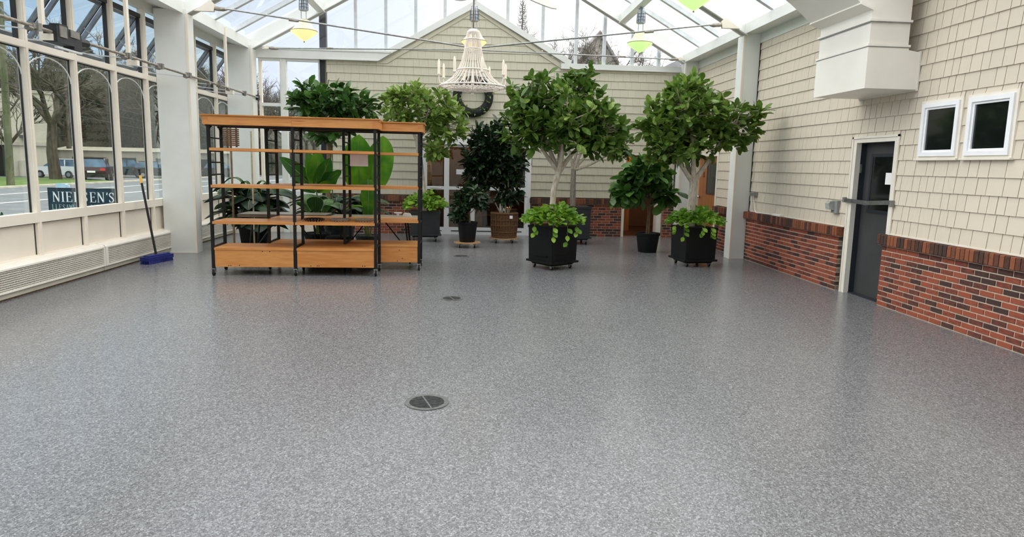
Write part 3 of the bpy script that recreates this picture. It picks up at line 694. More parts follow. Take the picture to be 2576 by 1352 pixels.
obj('gearbox_plate', MB().box(.06, -2.75, -.04, .072, -2.63, .075).box(.06, -2.56, -.01, .072, -2.40, .065), 'grey_metal', gb)
obj('limit_bar', MB().bar((.03, -2.77, -.15), (.03, -2.33, -.15), .035, .02), 'alu', gb)

# ---- pendants
def pendant(x, y, z, shade, label, stem):
    t = thing('pendant_lamp', label, 'pendant lamp', (x, y, z), group='glass pendant lamps')
    sh = obj('shade', MB().lathe([(.002, 0), (.02, .012), (.06, .035), (.14, .09), (.215, .145), (.238, .172), (.238, .186), (.215, .205), (.17, .25), (.13, .31), (.108, .355), (.10, .375), (.02, .378)], 32), shade, t, True)
    obj('rim', MB().torus((0, 0, .186), .238, .007, 36, 6), 'brim', sh, True)
    obj('finial', MB().lathe([(.001, -.02), (.014, -.012), (.014, 0), (.004, .006)], 10), 'brim', sh, True)
    for s in (-1, 1): obj('rod', MB().tube([(s*.045, 0, .37), (s*.045, 0, .58)], .008, 6), 'cage', t, True)
    obj('collar', MB().lathe([(.05, .37), (.06, .38), (.05, .395)], 16), 'brim', t, True)
    cg = obj('socket_cage', MB().lathe([(.075, .55), (.08, .57), (.074, .70), (.058, .80), (.03, .84)], 16), 'cage', t, True)
    w = MB()
    for k in range(10):
        a = 2*math.pi*k/10; w.tube([(.083*math.cos(a), .083*math.sin(a), .56), (.078*math.cos(a), .078*math.sin(a), .70), (.05*math.cos(a), .05*math.sin(a), .82)], .004, 4)
    for z_ in (.60, .66, .72): w.torus((0, 0, z_), .081, .003, 20, 4)
    obj('cage_wire', w, 'dark_frame', cg)
    obj('stem', MB().tube([(0, 0, .82), (0, 0, stem)], .012, 8), 'cage', t, True)
    return t
pendant(-3.06, 12.70, 3.735, 'shade_cream', 'cream glass pendant over the street side, hanging from the roof beam', .88)
pendant(3.25, 12.70, 3.735, 'shade_green', 'pale green glass pendant beyond the nearer rafter on the shingled side', .90)
pendant(3.12, 9.30, 3.745, 'shade_green', 'green glass pendant nearest the sheet metal duct, cut off above', .88)
pendant(0.08, 12.70, 3.66, 'shade_cream', 'cream glass pendant at the ridge, partly behind the chandelier', 2.55)

# ---- chandelier
t = thing('chandelier', 'large white beaded chandelier with ivory candle sleeves', 'chandelier', (.045, 9.0, 2.50))
obj('chain', MB().tube([(0, 0, .80), (0, 0, 3.72)], .009, 6), 'bark_brown', t, True)
obj('crown_ring', MB().torus((0, 0, .79), .075, .012, 28, 6).torus((0, 0, .70), .10, .007, 28, 6).torus((0, 0, .58), .112, .007, 28, 6), 'chand', t, True)
obj('crown_hood', MB().lathe([(.015, .84), (.05, .83), (.085, .80), (.075, .78)], 24), 'chand', t, True)
prof = [(.08, .79), (.108, .62), (.118, .55), (.150, .42), (.205, .29), (.275, .20), (.35, .14), (.42, .10), (.440, .085)]
for k in range(32):
    a = 2*math.pi*k/32; obj('bead_strand', MB().tube([(r*math.cos(a), r*math.sin(a), z) for r, z in prof], .0055, 5), 'chand', t, True)
for r, z, q in ((.44, .085, .013), (.36, .06, .008), (.27, .055, .008), (.18, .05, .008), (.215, .30, .010)):
    obj('bead_ring', MB().torus((0, 0, z), r, q, 48, 6), 'chand', t, True)
for k in range(24):
    a = 2*math.pi*k/24; obj('spoke', MB().tube([(.05*math.cos(a), .05*math.sin(a), .045), (.27*math.cos(a), .27*math.sin(a), .055), (.44*math.cos(a), .44*math.sin(a), .085)], .006, 4), 'chand', t, True)
obj('finial', MB().lathe([(.002, -.03), (.02, -.02), (.016, .0), (.05, .02), (.055, .05), (.02, .06), (.018, .12), (.03, .15), (.012, .30), (.012, .78)], 14), 'chand', t, True)
for k in range(8):
    a = 2*math.pi*(k+.32)/8; c, s = math.cos(a), math.sin(a); rr = .462
    ar = obj('candle_arm', MB().tube([(.40*c, .40*s, .105), (.45*c, .45*s, .12), (rr*c, rr*s, .17), (rr*c, rr*s, .225)], .007, 6).lathe([(.022, .215), (.026, .228), (.016, .235)], 10, (rr*c, rr*s, 0)), 'chand', t, True)
    obj('candle_sleeve', MB().lathe([(.017, .235), (.016, .38), (.012, .395), (.003, .418)], 10, (rr*c, rr*s, 0)), 'candle', ar, True)

# ---- ceiling fan with leaf blades; one blade tip dips into view
t = thing('ceiling_fan', 'ceiling fan with pale woven leaf blades, only one blade tip in view', 'ceiling fan', (.02, 6.2, 3.235))
obj('motor', MB().lathe([(.02, -.02), (.10, .0), (.13, .06), (.11, .14), (.04, .17)], 20), 'shaft', t, True)
obj('stem', MB().tube([(0, 0, .15), (0, 0, 2.85)], .015, 8), 'shaft', t, True)
for ang, droop in ((0, .36), (120, .0), (240, .0)):
    bl = MB(); prev = None; n = 12; vs = []; fs = []
    for k in range(n+1):
        u = k/n; w = .20*math.sin(math.pi*min(1, .12+.88*u))**.7*(1-.15*u) if k < n else .006
        x = .14+u*.66; z = .06-droop*u**1.5; z2 = z + .012
        vs += [(x, -w, z), (x, w, z), (x, w, z2), (x, -w, z2)]
    for k in range(n):
        o = k*4
        for j in range(4): fs.append((o+j, o+(j+1) % 4, o+4+(j+1) % 4, o+4+j))
    fs += [(0, 3, 2, 1), tuple(n*4+j for j in range(4))]
    bl.add(vs, fs); b_ = obj('blade', bl, 'fan_blade', t); b_.rotation_euler = (R(48), 0, R(ang))
    obj('blade_rib', MB().tube([(.05, 0, .05), (.14, 0, .045), (.47, 0, .035-droop*.35), (.78, 0, .05-droop*.96)], .006, 5), 'shaft', b_, True)

# ---- duct
t = thing('air_duct', 'white sheet metal duct with a boxed outlet on the shingled wall', 'duct', (4.6, 7.53, 2.47))
D = lambda pts: [(x-4.6, z-2.47) for x, z in pts]
obj('outlet_box', MB().prism(D([(4.30, 2.47), (4.90, 2.47), (4.90, 2.865), (4.76, 2.885), (4.76, 2.93), (4.30, 2.93)]), 'y', -.53, .53), 'duct', t)
obj('wall_flange', MB().box(.285, -.545, -.015, .302, .545, .41), 'trim', t)
obj('riser', MB().prism(D([(4.315, 2.93), (4.76, 2.93), (4.76, 3.30), (4.315, 3.30)]), 'y', -.515, .515), 'duct', t)
for z in (2.905, 3.165): obj('seam_shadow', MB().prism(D([(4.298, z), (4.77, z), (4.77, z+.008), (4.298, z+.008)]), 'y', -.534, .534), 'outlet', t)  # grey strip drawn in as the shadow line below each seam band
for z in (2.915, 3.175): obj('seam_band', MB().prism(D([(4.292, z), (4.772, z), (4.772, z+.024), (4.292, z+.024)]), 'y', -.538, .538), 'duct', t)
obj('elbow', MB().prism(D([(4.315, 3.30), (4.76, 3.30), (4.76, 3.62), (4.66, 3.68), (4.52, 3.72), (3.0, 4.57), (2.82, 4.25), (3.9, 3.58), (4.18, 3.36)]), 'y', -.515, .515), 'duct', t)
obj('elbow_lip', MB().prism(D([(4.17, 3.345), (4.32, 3.29), (4.33, 3.31), (4.18, 3.37)]), 'y', -.53, .53), 'duct', t)

# ---- small wall fittings
t = thing('outlet_box', 'grey outlet box with a bubble cover left of the charcoal door', 'outlet', (4.90, 8.36, 1.02))
obj('box', B(-.035, -.075, -.005, .01, .06, .16), 'outlet', t)
obj('bubble_cover', MB().prism([(-.035, .03), (-.10, .045), (-.11, .12), (-.09, .145), (-.035, .15)], 'y', -.01, .085), 'mirror', t)
obj('cover_hinge', MB().tube([(-.04, .07, .04), (-.04, .07, .14)], .008, 6), 'steel', t)
t = thing('outlet_box', 'small grey junction box beside the white post', 'outlet', (4.885, 10.86, 1.14))
obj('box', B(-.05, -.09, -.02, .02, .06, .045), 'outlet', t); obj('cover', B(-.056, -.07, -.012, -.05, .04, .038), 'grey_metal', t)
obj('conduit', MB().tube([(-.02, .02, -.02), (-.02, .02, -.25)], .013, 8), 'trim', t, True)
t = thing('power_adapter', 'white power adapter with looped cord on the brick ledge', 'adapter', (4.86, 9.9, .85))
obj('body', MB().prism([(-.03, 0), (.03, 0), (.03, .02), (.022, .028), (-.022, .028), (-.03, .02)], 'y', -.13, .13), 'porc', t)
obj('cord', MB().tube([(0, .13, .012), (-.005, .35, .008), (-.035, .55, .006), (-.045, .68, .004), (-.01, .82, .05), (.02, .9, .12), (.02, .93, .2)], .006, 6), 'porc', t, True)
t = thing('security_bar', 'folding steel security bar across the charcoal door', 'bar', (4.875, 7.66, 1.20))
obj('arm', MB().bar((-.01, .49, .0), (-.012, -.02, -.012), .012, .05), 'steel', t); obj('arm', MB().bar((-.022, .03, -.014), (-.012, -.46, .02), .012, .05), 'steel', t)
obj('pivot', MB().tube([(-.035, .0, -.012), (0, .0, -.012)], .018, 10), 'steel', t, True)
obj('bracket', B(-.02, .46, -.03, .022, .50, .035), 'grey_metal', t); obj('bracket', B(-.02, -.48, -.03, .022, -.455, .045), 'grey_metal', t)
o = obj('notice', B(5.012, 7.44, 1.42, 5.018, 7.56, 1.56), 'white', None); o.name = 'paper_notice'; tag(o, 'blank white paper taped to the charcoal door', 'paper')
o.location = (0, 0, 0)

# ---- broom
hx, hy = -4.60, 9.92
t = thing('push_broom', 'blue push broom with a black handle leaning on the street wall', 'broom', (hx, hy, 0))
hd = obj('head', MB().box(-.085, -.26, .045, .065, .26, .10).box(-.06, -.22, .10, .04, .22, .118), 'blue', t)
hd.rotation_euler = (0, 0, R(-14))
br = MB()
for i in range(5):
    for j in range(22): br.bar((-.07+i*.03, -.245+j*.023, .05), (-.078+i*.034, -.25+j*.0235, 0.001), .016, .02)
o = obj('bristles', br, 'blue', hd); o['kind'] = 'stuff'
top = Vector((-4.965-hx+.02, .30, 1.36)); bt = Vector((-.02, .0, .10))
obj('handle', MB().tube([bt, bt.lerp(top, .84)], .017, 10), 'rubber', t, True)
obj('grip', MB().tube([bt.lerp(top, .84), bt.lerp(top, .93)], .019, 10), 'yellow', t, True)
obj('pole_tip', MB().tube([bt.lerp(top, .93), top], .015, 10).torus(tuple(top), .02, .006, 12, 6), 'rubber', t, True)

# ---- floor drains
def drain(x, y, rad, label):
    t = thing('floor_drain', label, 'drain', (x, y, 0), group='round floor drains')
    obj('rim', MB().ring((0, 0, 0), rad*.80, rad, .0, .006, 48), 'drain_ring', t, True)
    obj('pit', MB().lathe([(0.001, .0004), (rad*.82, .0004), (rad*.82, .001), (.001, .001)], 40), 'pit', t)
    n = 11
    for k in range(n):
        q = -rad*.76 + (k+.5)*rad*1.52/n; h = math.sqrt(max(0, (rad*.8)**2-q*q))
        o = obj('grate_bar', MB().box(-h, q-rad*.035, .001, h, q+rad*.035, .005), 'drain', t); o.rotation_euler = (0, 0, R(10))
    o = obj('cross_bar', MB().box(-rad*.035, -rad*.82, .001, rad*.035, rad*.82, .0062), 'drain_ring', t); o.rotation_euler = (0, 0, R(18))
drain(-.25, 4.10, .142, 'round iron floor drain nearest the camera')
drain(-.17, 7.43, .132, 'round iron floor drain midway, in line with the shelving end')
drain(-.10, 10.96, .13, 'small dark floor drain in front of the black plant pot')

# ---- wreath
t = thing('wall_wreath', 'big black ring wreath with green leaves on the gable wall', 'wreath', (.085, 14.33, 2.995))
obj('ring', MB().torus((0, 0, 0), .345, .095, 44, 10, axis='y'), 'wreath', t, True)

# ================================================================== SHELVING
def caster(parent, x, y, r=.042, z=0.0, sc=1.0):
    c = obj('caster', MB().tube([(x-.012, y, z+r), (x+.012, y, z+r)], r, 14), 'rubber', parent, True)
    obj('fork', MB().box(x-.022, y-.02, z+r, x-.015, y+.02, z+2.1*r).box(x+.015, y-.02, z+r, x+.022, y+.02, z+2.1*r).box(x-.026, y-.026, z+2.05*r, x+.026, y+.026, z+2.35*r).tube([(x-.026, y, z+r), (x+.026, y, z+r)], .009, 6), 'steel', c)
    return c
def shelving(name, loc, rz, W, Dp, label):
    t = thing(name, label, 'shelving', loc, rz)       # origin: middle of the floor under it
    xs = (-W/2, 0, W/2); y0, y1 = -Dp/2, Dp/2
    for x in xs:
        for y in (y0, y1):
            obj('post', MB().box(x-.018, y-.018, .09, x+.018, y+.018, 1.985).box(x-.026, y-.026, 1.97, x+.026, y+.026, 1.985), 'iron', t)
            caster(t, x, y)
        for z in (.84, 1.01, 1.34, 1.50, 1.82):
            obj('rung', MB().tube([(x, y0, z), (x, y1, z)], .011, 6), 'iron', t)
        for z in (.40, .70, 1.18, 1.66): obj('rung', B(x-.014, y0, z-.022, x+.014, y1, z), 'iron', t)
        n = 6
        for (ya, s) in ((y0, 1), (y1, -1)):
            obj('corner_bracket', MB().tube([(x, ya+s*(.02+.09*(1-math.cos(math.pi/2*k/n))), 1.88+.09*math.sin(math.pi/2*k/n)) for k in range(n+1)], .013, 6), 'iron', t)
    for k in (0, 1):
        a, b = xs[k]+.024, xs[k+1]-.024
        for z in (1.69, 1.21, .73):
            sh = obj('shelf_board', MB().box(a-.015, y0-.02, z-.036, b+.015, y1+.02, z), 'pine', t)
        bx = obj('storage_box', MB().box(a, y0-.012, .12, b, y0+.010, .345), 'pine', t)
        obj('box_end', MB().box(a, y0+.01, .12, a+.022, y1+.01, .345).box(b-.022, y0+.01, .12, b, y1+.01, .345), 'pine', bx)
        obj('box_back', B(a+.022, y1-.012, .12, b-.022, y1+.01, .345), 'pine', bx)
        obj('box_lid', MB().box(a-.004, y0-.02, .347, b+.004, y1+.02, .378), 'pine', bx)
        obj('box_base', B(a+.022, y0+.01, .12, b-.022, y1-.012, .135), 'pine', bx)
        for q in range(5):
            kx = random.uniform(a+.05, b-.05); kz = random.choice((.14, .33, random.uniform(.16, .3)))
            obj('screw', MB().tube([(kx, y0-.0135, kz), (kx, y0-.011, kz)], .007, 8), 'iron', bx)
    ov = .052
    for k in (0, 1):
        a, b = (xs[0]-ov, 0-.001) if k == 0 else (.001, xs[2]+ov)
        c = obj('cornice', B(a, y0-ov, 1.985, b, y0-ov+.022, 2.088), 'pine', t)
        obj('crown_strip', MB().prism([(y0-ov-.002, 2.088), (y0-ov-.024, 2.103), (y0-ov-.024, 2.114), (y0-ov+.03, 2.114), (y0-ov+.03, 2.088)], 'x', a-(.024 if k == 0 else 0), b+(.024 if k else 0)), 'pine', c)
        obj('end_block', B(a, y0-ov-.004, 1.985, a+.07, y0-ov, 2.088) if k == 0 else B(b-.07, y0-ov-.004, 1.985, b, y0-ov, 2.088), 'pine', c)
    for x, s in ((xs[0]-ov, -1), (xs[2]+ov, 1)):
        c = obj('cornice', B(x-.011*s-.011, y0-ov+.022, 1.985, x-.011*s+.011, y1+ov, 2.088), 'pine', t)
        obj('crown_strip', MB().box(x, y0-ov, 2.098, x+s*.022, y1+ov, 2.114), 'pine', c)
    obj('cornice', B(xs[0]-ov, y1+ov-.02, 1.985, xs[2]+ov, y1+ov, 2.088), 'pine', t)
    for q in range(4):
        w = (Dp+2*ov-.06)/4; ya = y0-ov+.03+q*w
        obj('top_plank', B(xs[0]-ov+.02, ya+.004, 1.992, xs[2]+ov-.02, ya+w-.004, 2.012), 'dark_wood', t)
    obj('top_rail', MB().box(xs[0], y0-.012, 1.974, xs[2], y0+.012, 1.99).box(xs[0], y1-.012, 1.974, xs[2], y1+.012, 1.99), 'iron', t)
    return t
shelving('shelving_unit', (-2.315, 9.09, 0), .030, 2.13, .48, 'front pine and black iron rolling shelving unit, nearest the camera')
shelving('shelving_unit', (-1.755, 9.645, 0), .012, 2.11, .48, 'rear pine and black iron shelving unit, jutting out behind the front one')
# trays on the middle shelf of the front unit
def tray(x, y, col, label):
    t = thing('cake_tray', label, 'tray', (x, y, .7305), 0)
    obj('dish', MB().lathe([(.002, 0), (.118, 0), (.14, .022), (.144, .034), (.137, .034), (.112, .008), (.002, .008)], 36), col, t, True)
    for k in range(20):
        a = 2*math.pi*k/20; obj('rib', MB().bar((.122*math.cos(a), .122*math.sin(a), .004), (.142*math.cos(a), .142*math.sin(a), .034), .008, .004), 'porc', t)
tray(-2.105, 9.085, 'iron', 'black ribbed round tray beside the middle iron post')
tray(-1.755, 9.10, 'grey_metal', 'grey ribbed round tray between two other trays')
tray(-1.425, 9.11, 'table_top', 'pale flat round tray next to the end of the shelf')
o = obj('hanging_sign', MB().box(-.125, -.004, -.165, .125, .004, 0).box(-.125, -.006, -.06, .125, -.004, -.056), 'white'); o.location = (-1.535, 9.372, 1.652)
tag(o, 'blank white paper sign hanging from the upper shelf', 'paper sign')

# ---- folding tables behind the shelving
def table(x0, x1, y0, y1, z, label):
    t = thing('folding_table', label, 'table', ((x0+x1)/2, (y0+y1)/2, 0), group='folding tables behind the shelving')
    w, d = (x1-x0)/2, (y1-y0)/2
    obj('top', B(-w, -d, z-.018, w, d, z), 'table_top', t); obj('edge_band', MB().box(-w-.004, -d-.006, z-.05, w+.004, -d, z-.002).box(-w-.004, d, z-.05, w+.004, d+.006, z-.002).box(-w-.006, -d, z-.05, -w, d, z-.002).box(w, -d, z-.05, w+.006, d, z-.002), 'table_edge', t)
    for s in (-1, 1):
        for q in (-1, 1): obj('leg', MB().tube([(s*(w-.2), q*(d-.08), z-.02), (s*(w-.12), q*(d-.06), 0)], .014, 8), 'iron', t, True)
        obj('leg_bar', MB().tube([(s*(w-.13), -d+.06, .12), (s*(w-.13), d-.06, .12)], .011, 6), 'iron', t)
        obj('brace', MB().tube([(s*.1, 0, z-.03), (s*(w-.14), 0, .14)], .010, 6), 'iron', t)
table(-3.45, -2.16, 10.02, 10.52, .735, 'grey folding table behind the street side half of the shelving')
table(-2.10, -.76, 9.98, 10.50, .715, 'grey folding table behind the other half of the shelving')
t = thing('spray_nozzle', 'white plastic spray nozzle lying on the folding table', 'nozzle', (-1.00, 10.2, .716))
obj('body', MB().prism([(0, 0), (.13, 0), (.11, .05), (.02, .06), (0, .05)], 'y', -.03, .03), 'porc', t)
obj('trigger', MB().prism([(-.10, 0), (-.07, 0), (-.06, .045), (-.02, .05), (-.02, .07), (-.14, .07), (-.14, .055), (-.10, .045)], 'y', -.02, .02), 'porc', t)

# ================================================================== PLANTS
LEAF_V = np.array([(0, 0, 0), (.22, .17, .04), (.22, -.17, .04), (.55, .25, .055), (.55, -.25, .055), (.84, .16, .01), (.84, -.16, .01), (1, 0, -.07), (.22, 0, 0), (.55, 0, .005), (.84, 0, -.03)])
LEAF_F = [(0, 8, 1), (0, 2, 8), (1, 8, 9, 3), (8, 2, 4, 9), (3, 9, 10, 5), (9, 4, 6, 10), (5, 10, 7), (10, 6, 7)]
def leaf_mesh(m, wide=1.0):
    mb = MB(); V = LEAF_V.copy(); V[:, 1] *= wide; mb.add(V, LEAF_F); return mesh('leaf', mb, m, True)
def frame_of(d, up):
    x = d/np.linalg.norm(d); y = np.cross(up, x); n_ = np.linalg.norm(y)
    y = y/n_ if n_ > 1e-5 else np.array([0, 1.0, 0]); z = np.cross(x, y); return np.stack([x, y, z], 1)
def put_leaves(root, items, m, wide, n_single, name='leaf'):
    # items: (position, direction, up, length); the ones that show largest are single objects
    me = leaf_mesh(m, wide)
    items = sorted(items, key=lambda t: t[0][1]+random.uniform(0, .5))
    for p, d, up, L in items[:n_single]:
        o = bpy.data.objects.new(name, me); COL.objects.link(o); o.parent = root
        A = frame_of(d, up); mw = Matrix.Identity(4)
        for i in range(3):
            for j in range(3): mw[i][j] = A[i, j]*L
            mw[i][3] = p[i]
        o.matrix_local = mw
    rest = items[n_single:]
    if rest:
        V = LEAF_V*np.array([1, wide, 1]); mb = MB()
        for p, d, up, L in rest: mb.add((frame_of(d, up)@(V.T*L)).T+np.array(p), LEAF_F)
        o = obj('foliage', mb, m, root, True); o['kind'] = 'stuff'
def rand_dir():
    v = rng.normal(size=3); return v/np.linalg.norm(v)
def crown(root, T, blobs, n_tips, per_tip, leaf, m, bark, wide=1.0, limbs=7, single=300, r0=.03, droop=.25, top=None, shell=.5, upness=.6):
    # T: where the trunk forks; blobs: (centre, radii, weight)
    T = np.array(T, float); tips = []
    ws = np.array([b[2] for b in blobs]); ws = ws/ws.sum()
    for i in range(n_tips):
        c, r, _ = blobs[rng.choice(len(blobs), p=ws)]
        d = rand_dir(); d[2] = d[2] if d[2] > -.55 else d[2]*.5
        tips.append(np.array(c)+np.array(r)*d*(shell+(1-shell)*rng.random()))
    tips = np.array(tips)
    cen = tips[rng.choice(n_tips, limbs, replace=False)]
    for _ in range(6):
        lab = np.argmin(((tips[:, None]-cen[None])**2).sum(2), 1)
        for k in range(limbs):
            if (lab == k).any(): cen[k] = tips[lab == k].mean(0)
    samples = []
    for k in range(limbs):
        E = T+(cen[k]-T)*.92; mid = T+(cen[k]-T)*.45+np.array([0, 0, -.08+.1*rng.random()])+rng.normal(size=3)*.05
        pts = [(1-u)**2*T+2*u*(1-u)*mid+u*u*E for u in np.linspace(0, 1, 9)]
        rs = [r0*(1-.7*u) for u in np.linspace(0, 1, 9)]
        obj('branch', MB().tube([tuple(p) for p in pts], rs, 7), bark, root, True); samples += pts[2:]
    samples = np.array(samples); tw = MB(); items = []
    for tp in tips:
        s = samples[np.argmin(((samples-tp)**2).sum(1))]; mid = (s+tp)/2+rng.normal(size=3)*.03+np.array([0, 0, -.02])
        tw.tube([tuple(s), tuple(mid), tuple(tp)], [r0*.28, r0*.2, r0*.12], 5)
        ax = tp-s; ax = ax/(np.linalg.norm(ax)+1e-6)*.6+np.array([0, 0, upness]); ax /= np.linalg.norm(ax)
        for j in range(per_tip):
            d = rand_dir()*.95+ax*.55; d /= np.linalg.norm(d)
            back = (j/per_tip)*.16*leaf/.14
            p = tp-ax*back*.8+d*.012; d2 = d+np.array([0, 0, -droop*rng.random()])
            up = np.array([0, 0, 1.0])+rng.normal(size=3)*.45
            items.append((p, d2, up, leaf*rng.uniform(.7, 1.2)))
    o = obj('twig', tw, bark, root); o['kind'] = 'stuff'
    put_leaves(root, items, m, wide, single)
def clump(root, c, rx, ry, h, n, leaf, m, wide=1.3, single=80, trail=()):
    items = []
    for i in range(n):
        a = rng.uniform(0, 2*math.pi); q = math.sqrt(rng.random()); zz = h*(1-q*q*.75)*rng.uniform(.55, 1.05)
        p = np.array([c[0]+rx*q*math.cos(a), c[1]+ry*q*math.sin(a), c[2]+zz])
        d = np.array([math.cos(a)*(.5+q), math.sin(a)*(.5+q), rng.uniform(-.5, .7)])+rng.normal(size=3)*.4
        items.append((p, d, np.array([0, 0, 1.0])+rng.normal(size=3)*.5+np.array([0, -.4, 0]), leaf*rng.uniform(.65, 1.2)))
    st = MB()
    for i in range(26):
        a = 2*math.pi*i/26; q = .3+.6*rng.random(); st.tube([(c[0], c[1], c[2]-.02), (c[0]+rx*q*.6*math.cos(a), c[1]+ry*q*.6*math.sin(a), c[2]+h*.6), (c[0]+rx*q*math.cos(a), c[1]+ry*q*math.sin(a), c[2]+h*.5)], .005, 4)
    for (a, r_, z0) in trail:
        x, y = c[0]+rx*r_*math.cos(a), c[1]+ry*r_*math.sin(a); st.tube([(c[0]+rx*.7*math.cos(a), c[1]+ry*.7*math.sin(a), c[2]+.05), (x, y, c[2]+.02), (x, y, c[2]+z0)], .005, 4)
        for k in range(3):
            z = c[2]+z0*(k+.4)/3+.02
            items.append((np.array([x, y-.01, z]), np.array([rng.uniform(-.6, .6), -.5, -.5]), np.array([0, -1.0, .5]), leaf*.95))
    o = obj('stem', st, 'stem', root); o['kind'] = 'stuff'
    put_leaves(root, items, m, wide, single)
def square_planter(root, side, z0, z1, mname='black_plastic', rot=0.0, panel=True):
    def sq(h0, h1, z0_, z1_): return MB().add([(-h0,-h0,z0_),(h0,-h0,z0_),(h0,h0,z0_),(-h0,h0,z0_),(-h1,-h1,z1_),(h1,-h1,z1_),(h1,h1,z1_),(-h1,h1,z1_)], [(0,3,2,1),(4,5,6,7),(0,1,5,4),(1,2,6,5),(2,3,7,6),(3,0,4,7)])
    h = side/2
    p = obj('planter', sq(h*.95, h*.985, z0+.06, z1-.035), mname, root); p.rotation_euler = (0, 0, rot)
    mb = sq(h*1.02, h*1.02, z1-.036, z1-.001); obj('rim', mb, mname, p)
    obj('base_plate', MB().add(*(lambda q: (q.v, q.f))(sq(h*1.06, h*1.06, z0+.035, z0+.065))), mname, p)
    obj('plinth', sq(h*.8, h*.9, z0, z0+.036), mname, p)
    if panel:
        for sx in (0, 1):
            q = MB()
            for z in (z0+.14, z1-.14):
                if sx == 0: q.box(-h*.62, -h*.998, z, h*.5, -h*.955, z+.018)
                else: q.box(-h*.998, -h*.6, z, -h*.955, h*.5, z+.018)
            obj('panel_moulding', q, mname, p)
    obj('soil', sq(h*.93, h*.93, z1-.002, z1+.004), 'soil', p)
    for sx in (-1, 1):
        for sy in (-1, 1): caster(p, sx*h*.72, sy*h*.72, min(.032, z0*.42), 0.0)
    return p
def round_pot(root, r0, r1, z0, z1, mname, rim=.012):
    p = obj('pot', MB().lathe([(r0*.97, z0), (r0, z0+.01), (r1-.004, z1-.05), (r1+rim*.5, z1-.045), (r1+rim, z1), (r1-.012, z1), (r1-.02, z1-.03), (.01, z1-.035)], 28), mname, root, True)
    obj('soil', MB().lathe([(.001, z1-.034), (r1-.02, z1-.034), (r1-.02, z1-.028), (.001, z1-.02)], 24), 'soil', p)
    return p
def dolly(root, r, z, sq=False):
    d = obj('dolly', MB().lathe([(.001, z-.018), (r, z-.018), (r, z), (.001, z)], 32), 'dolly', root)
    for k in range(4): a = math.pi/4+k*math.pi/2; caster(d, r*.78*math.cos(a), r*.78*math.sin(a), .027)
    return d
def trunk(root, pts, rs, m):
    return obj('trunk', MB().tube(pts, rs, 12), m, root, True)

# tree A: the nearest tree, in the black square planter
t = thing('potted_tree', 'tall leafy tree with a pale trunk in the black square planter nearest the middle', 'potted tree', (1.31, 9.85, 0))
square_planter(t, .54, .06, .65, rot=R(36))
trunk(t, [(0, 0, .6), (-.02, 0, .95), (-.01, 0, 1.2), (.06, 0, 1.48)], [.052, .046, .043, .046], 'bark_pale')
crown(t, (.06, 0, 1.46), [((.10, 0, 2.36), (.92, .70, .58), 8), ((.1, -.1, 2.2), (.6, .5, .45), 2.5), ((.12, -.05, 1.92), (.84, .55, .26), 2.6), ((.22, 0, 2.86), (.30, .28, .32), .8), ((-.52, -.1, 2.05), (.38, .4, .42), 1.3), ((.72, -.05, 2.05), (.35, .4, .45), 1.4), ((-.30, 0, 2.65), (.42, .4, .25), 1.0)],
      310, 10, .160, 'leaf_mid', 'bark_pale', limbs=6, r0=.042, wide=1.1)
clump(t, (0, 0, .66), .41, .41, .30, 600, .115, 'leaf_lime', single=200, trail=[(-1.7, 1.02, -.2), (-1.15, .98, -.30), (-2.4, 1.05, -.14), (-.7, 1.0, -.12)])
# tree B
t = thing('potted_tree', 'spreading tree with a thick pale forked trunk in the black planter by the white post', 'potted tree', (3.68, 10.31, 0))
square_planter(t, .54, .055, .63, rot=R(9), panel=False)
trunk(t, [(-.06, 0, .6), (-.07, 0, .95), (-.06, 0, 1.22), (-.06, 0, 1.36)], [.072, .066, .064, .072], 'bark_pale')
crown(t, (-.06, 0, 1.34), [((-.12, 0, 2.42), (.86, .70, .56), 8), ((-.15, -.1, 2.2), (.6, .5, .4), 2), ((-.38, -.05, 1.92), (.62, .5, .30), 2.4), ((-.65, -.05, 2.25), (.38, .4, .45), 1.4), ((.55, -.1, 2.15), (.30, .4, .5), 1.4), ((-.1, 0, 2.8), (.5, .4, .22), 1.0), ((.85, -.3, 2.4), (.15, .15, .14), .3), ((-.55, -.1, 1.75), (.35, .35, .2), .5)],
      290, 10, .160, 'leaf_mid', 'bark_pale', limbs=6, r0=.048, wide=1.1)
clump(t, (0, 0, .64), .40, .40, .28, 540, .11, 'leaf_lime', single=180, trail=[(-2.3, 1.0, -.22), (-1.6, 1.0, -.12), (-1.2, .98, -.16), (-2.7, 1.02, -.1)])
# tree C behind A
t = thing('potted_tree', 'tree with a grey trunk in a slate planter, behind the tree nearest the middle', 'potted tree', (2.18, 13.05, 0))
square_planter(t, .52, .09, .76, 'slate_plastic', rot=R(4), panel=False)
trunk(t, [(-.06, 0, .7), (-.07, 0, 1.1), (-.07, 0, 1.5)], [.06, .055, .052], 'bark_grey')
crown(t, (-.07, 0, 1.48), [((.1, 0, 2.4), (.85, .6, .5), 4), ((.75, 0, 2.0), (.35, .3, .4), 1.4)], 110, 9, .165, 'leaf_mid', 'bark_pale', limbs=6, single=60, r0=.034)
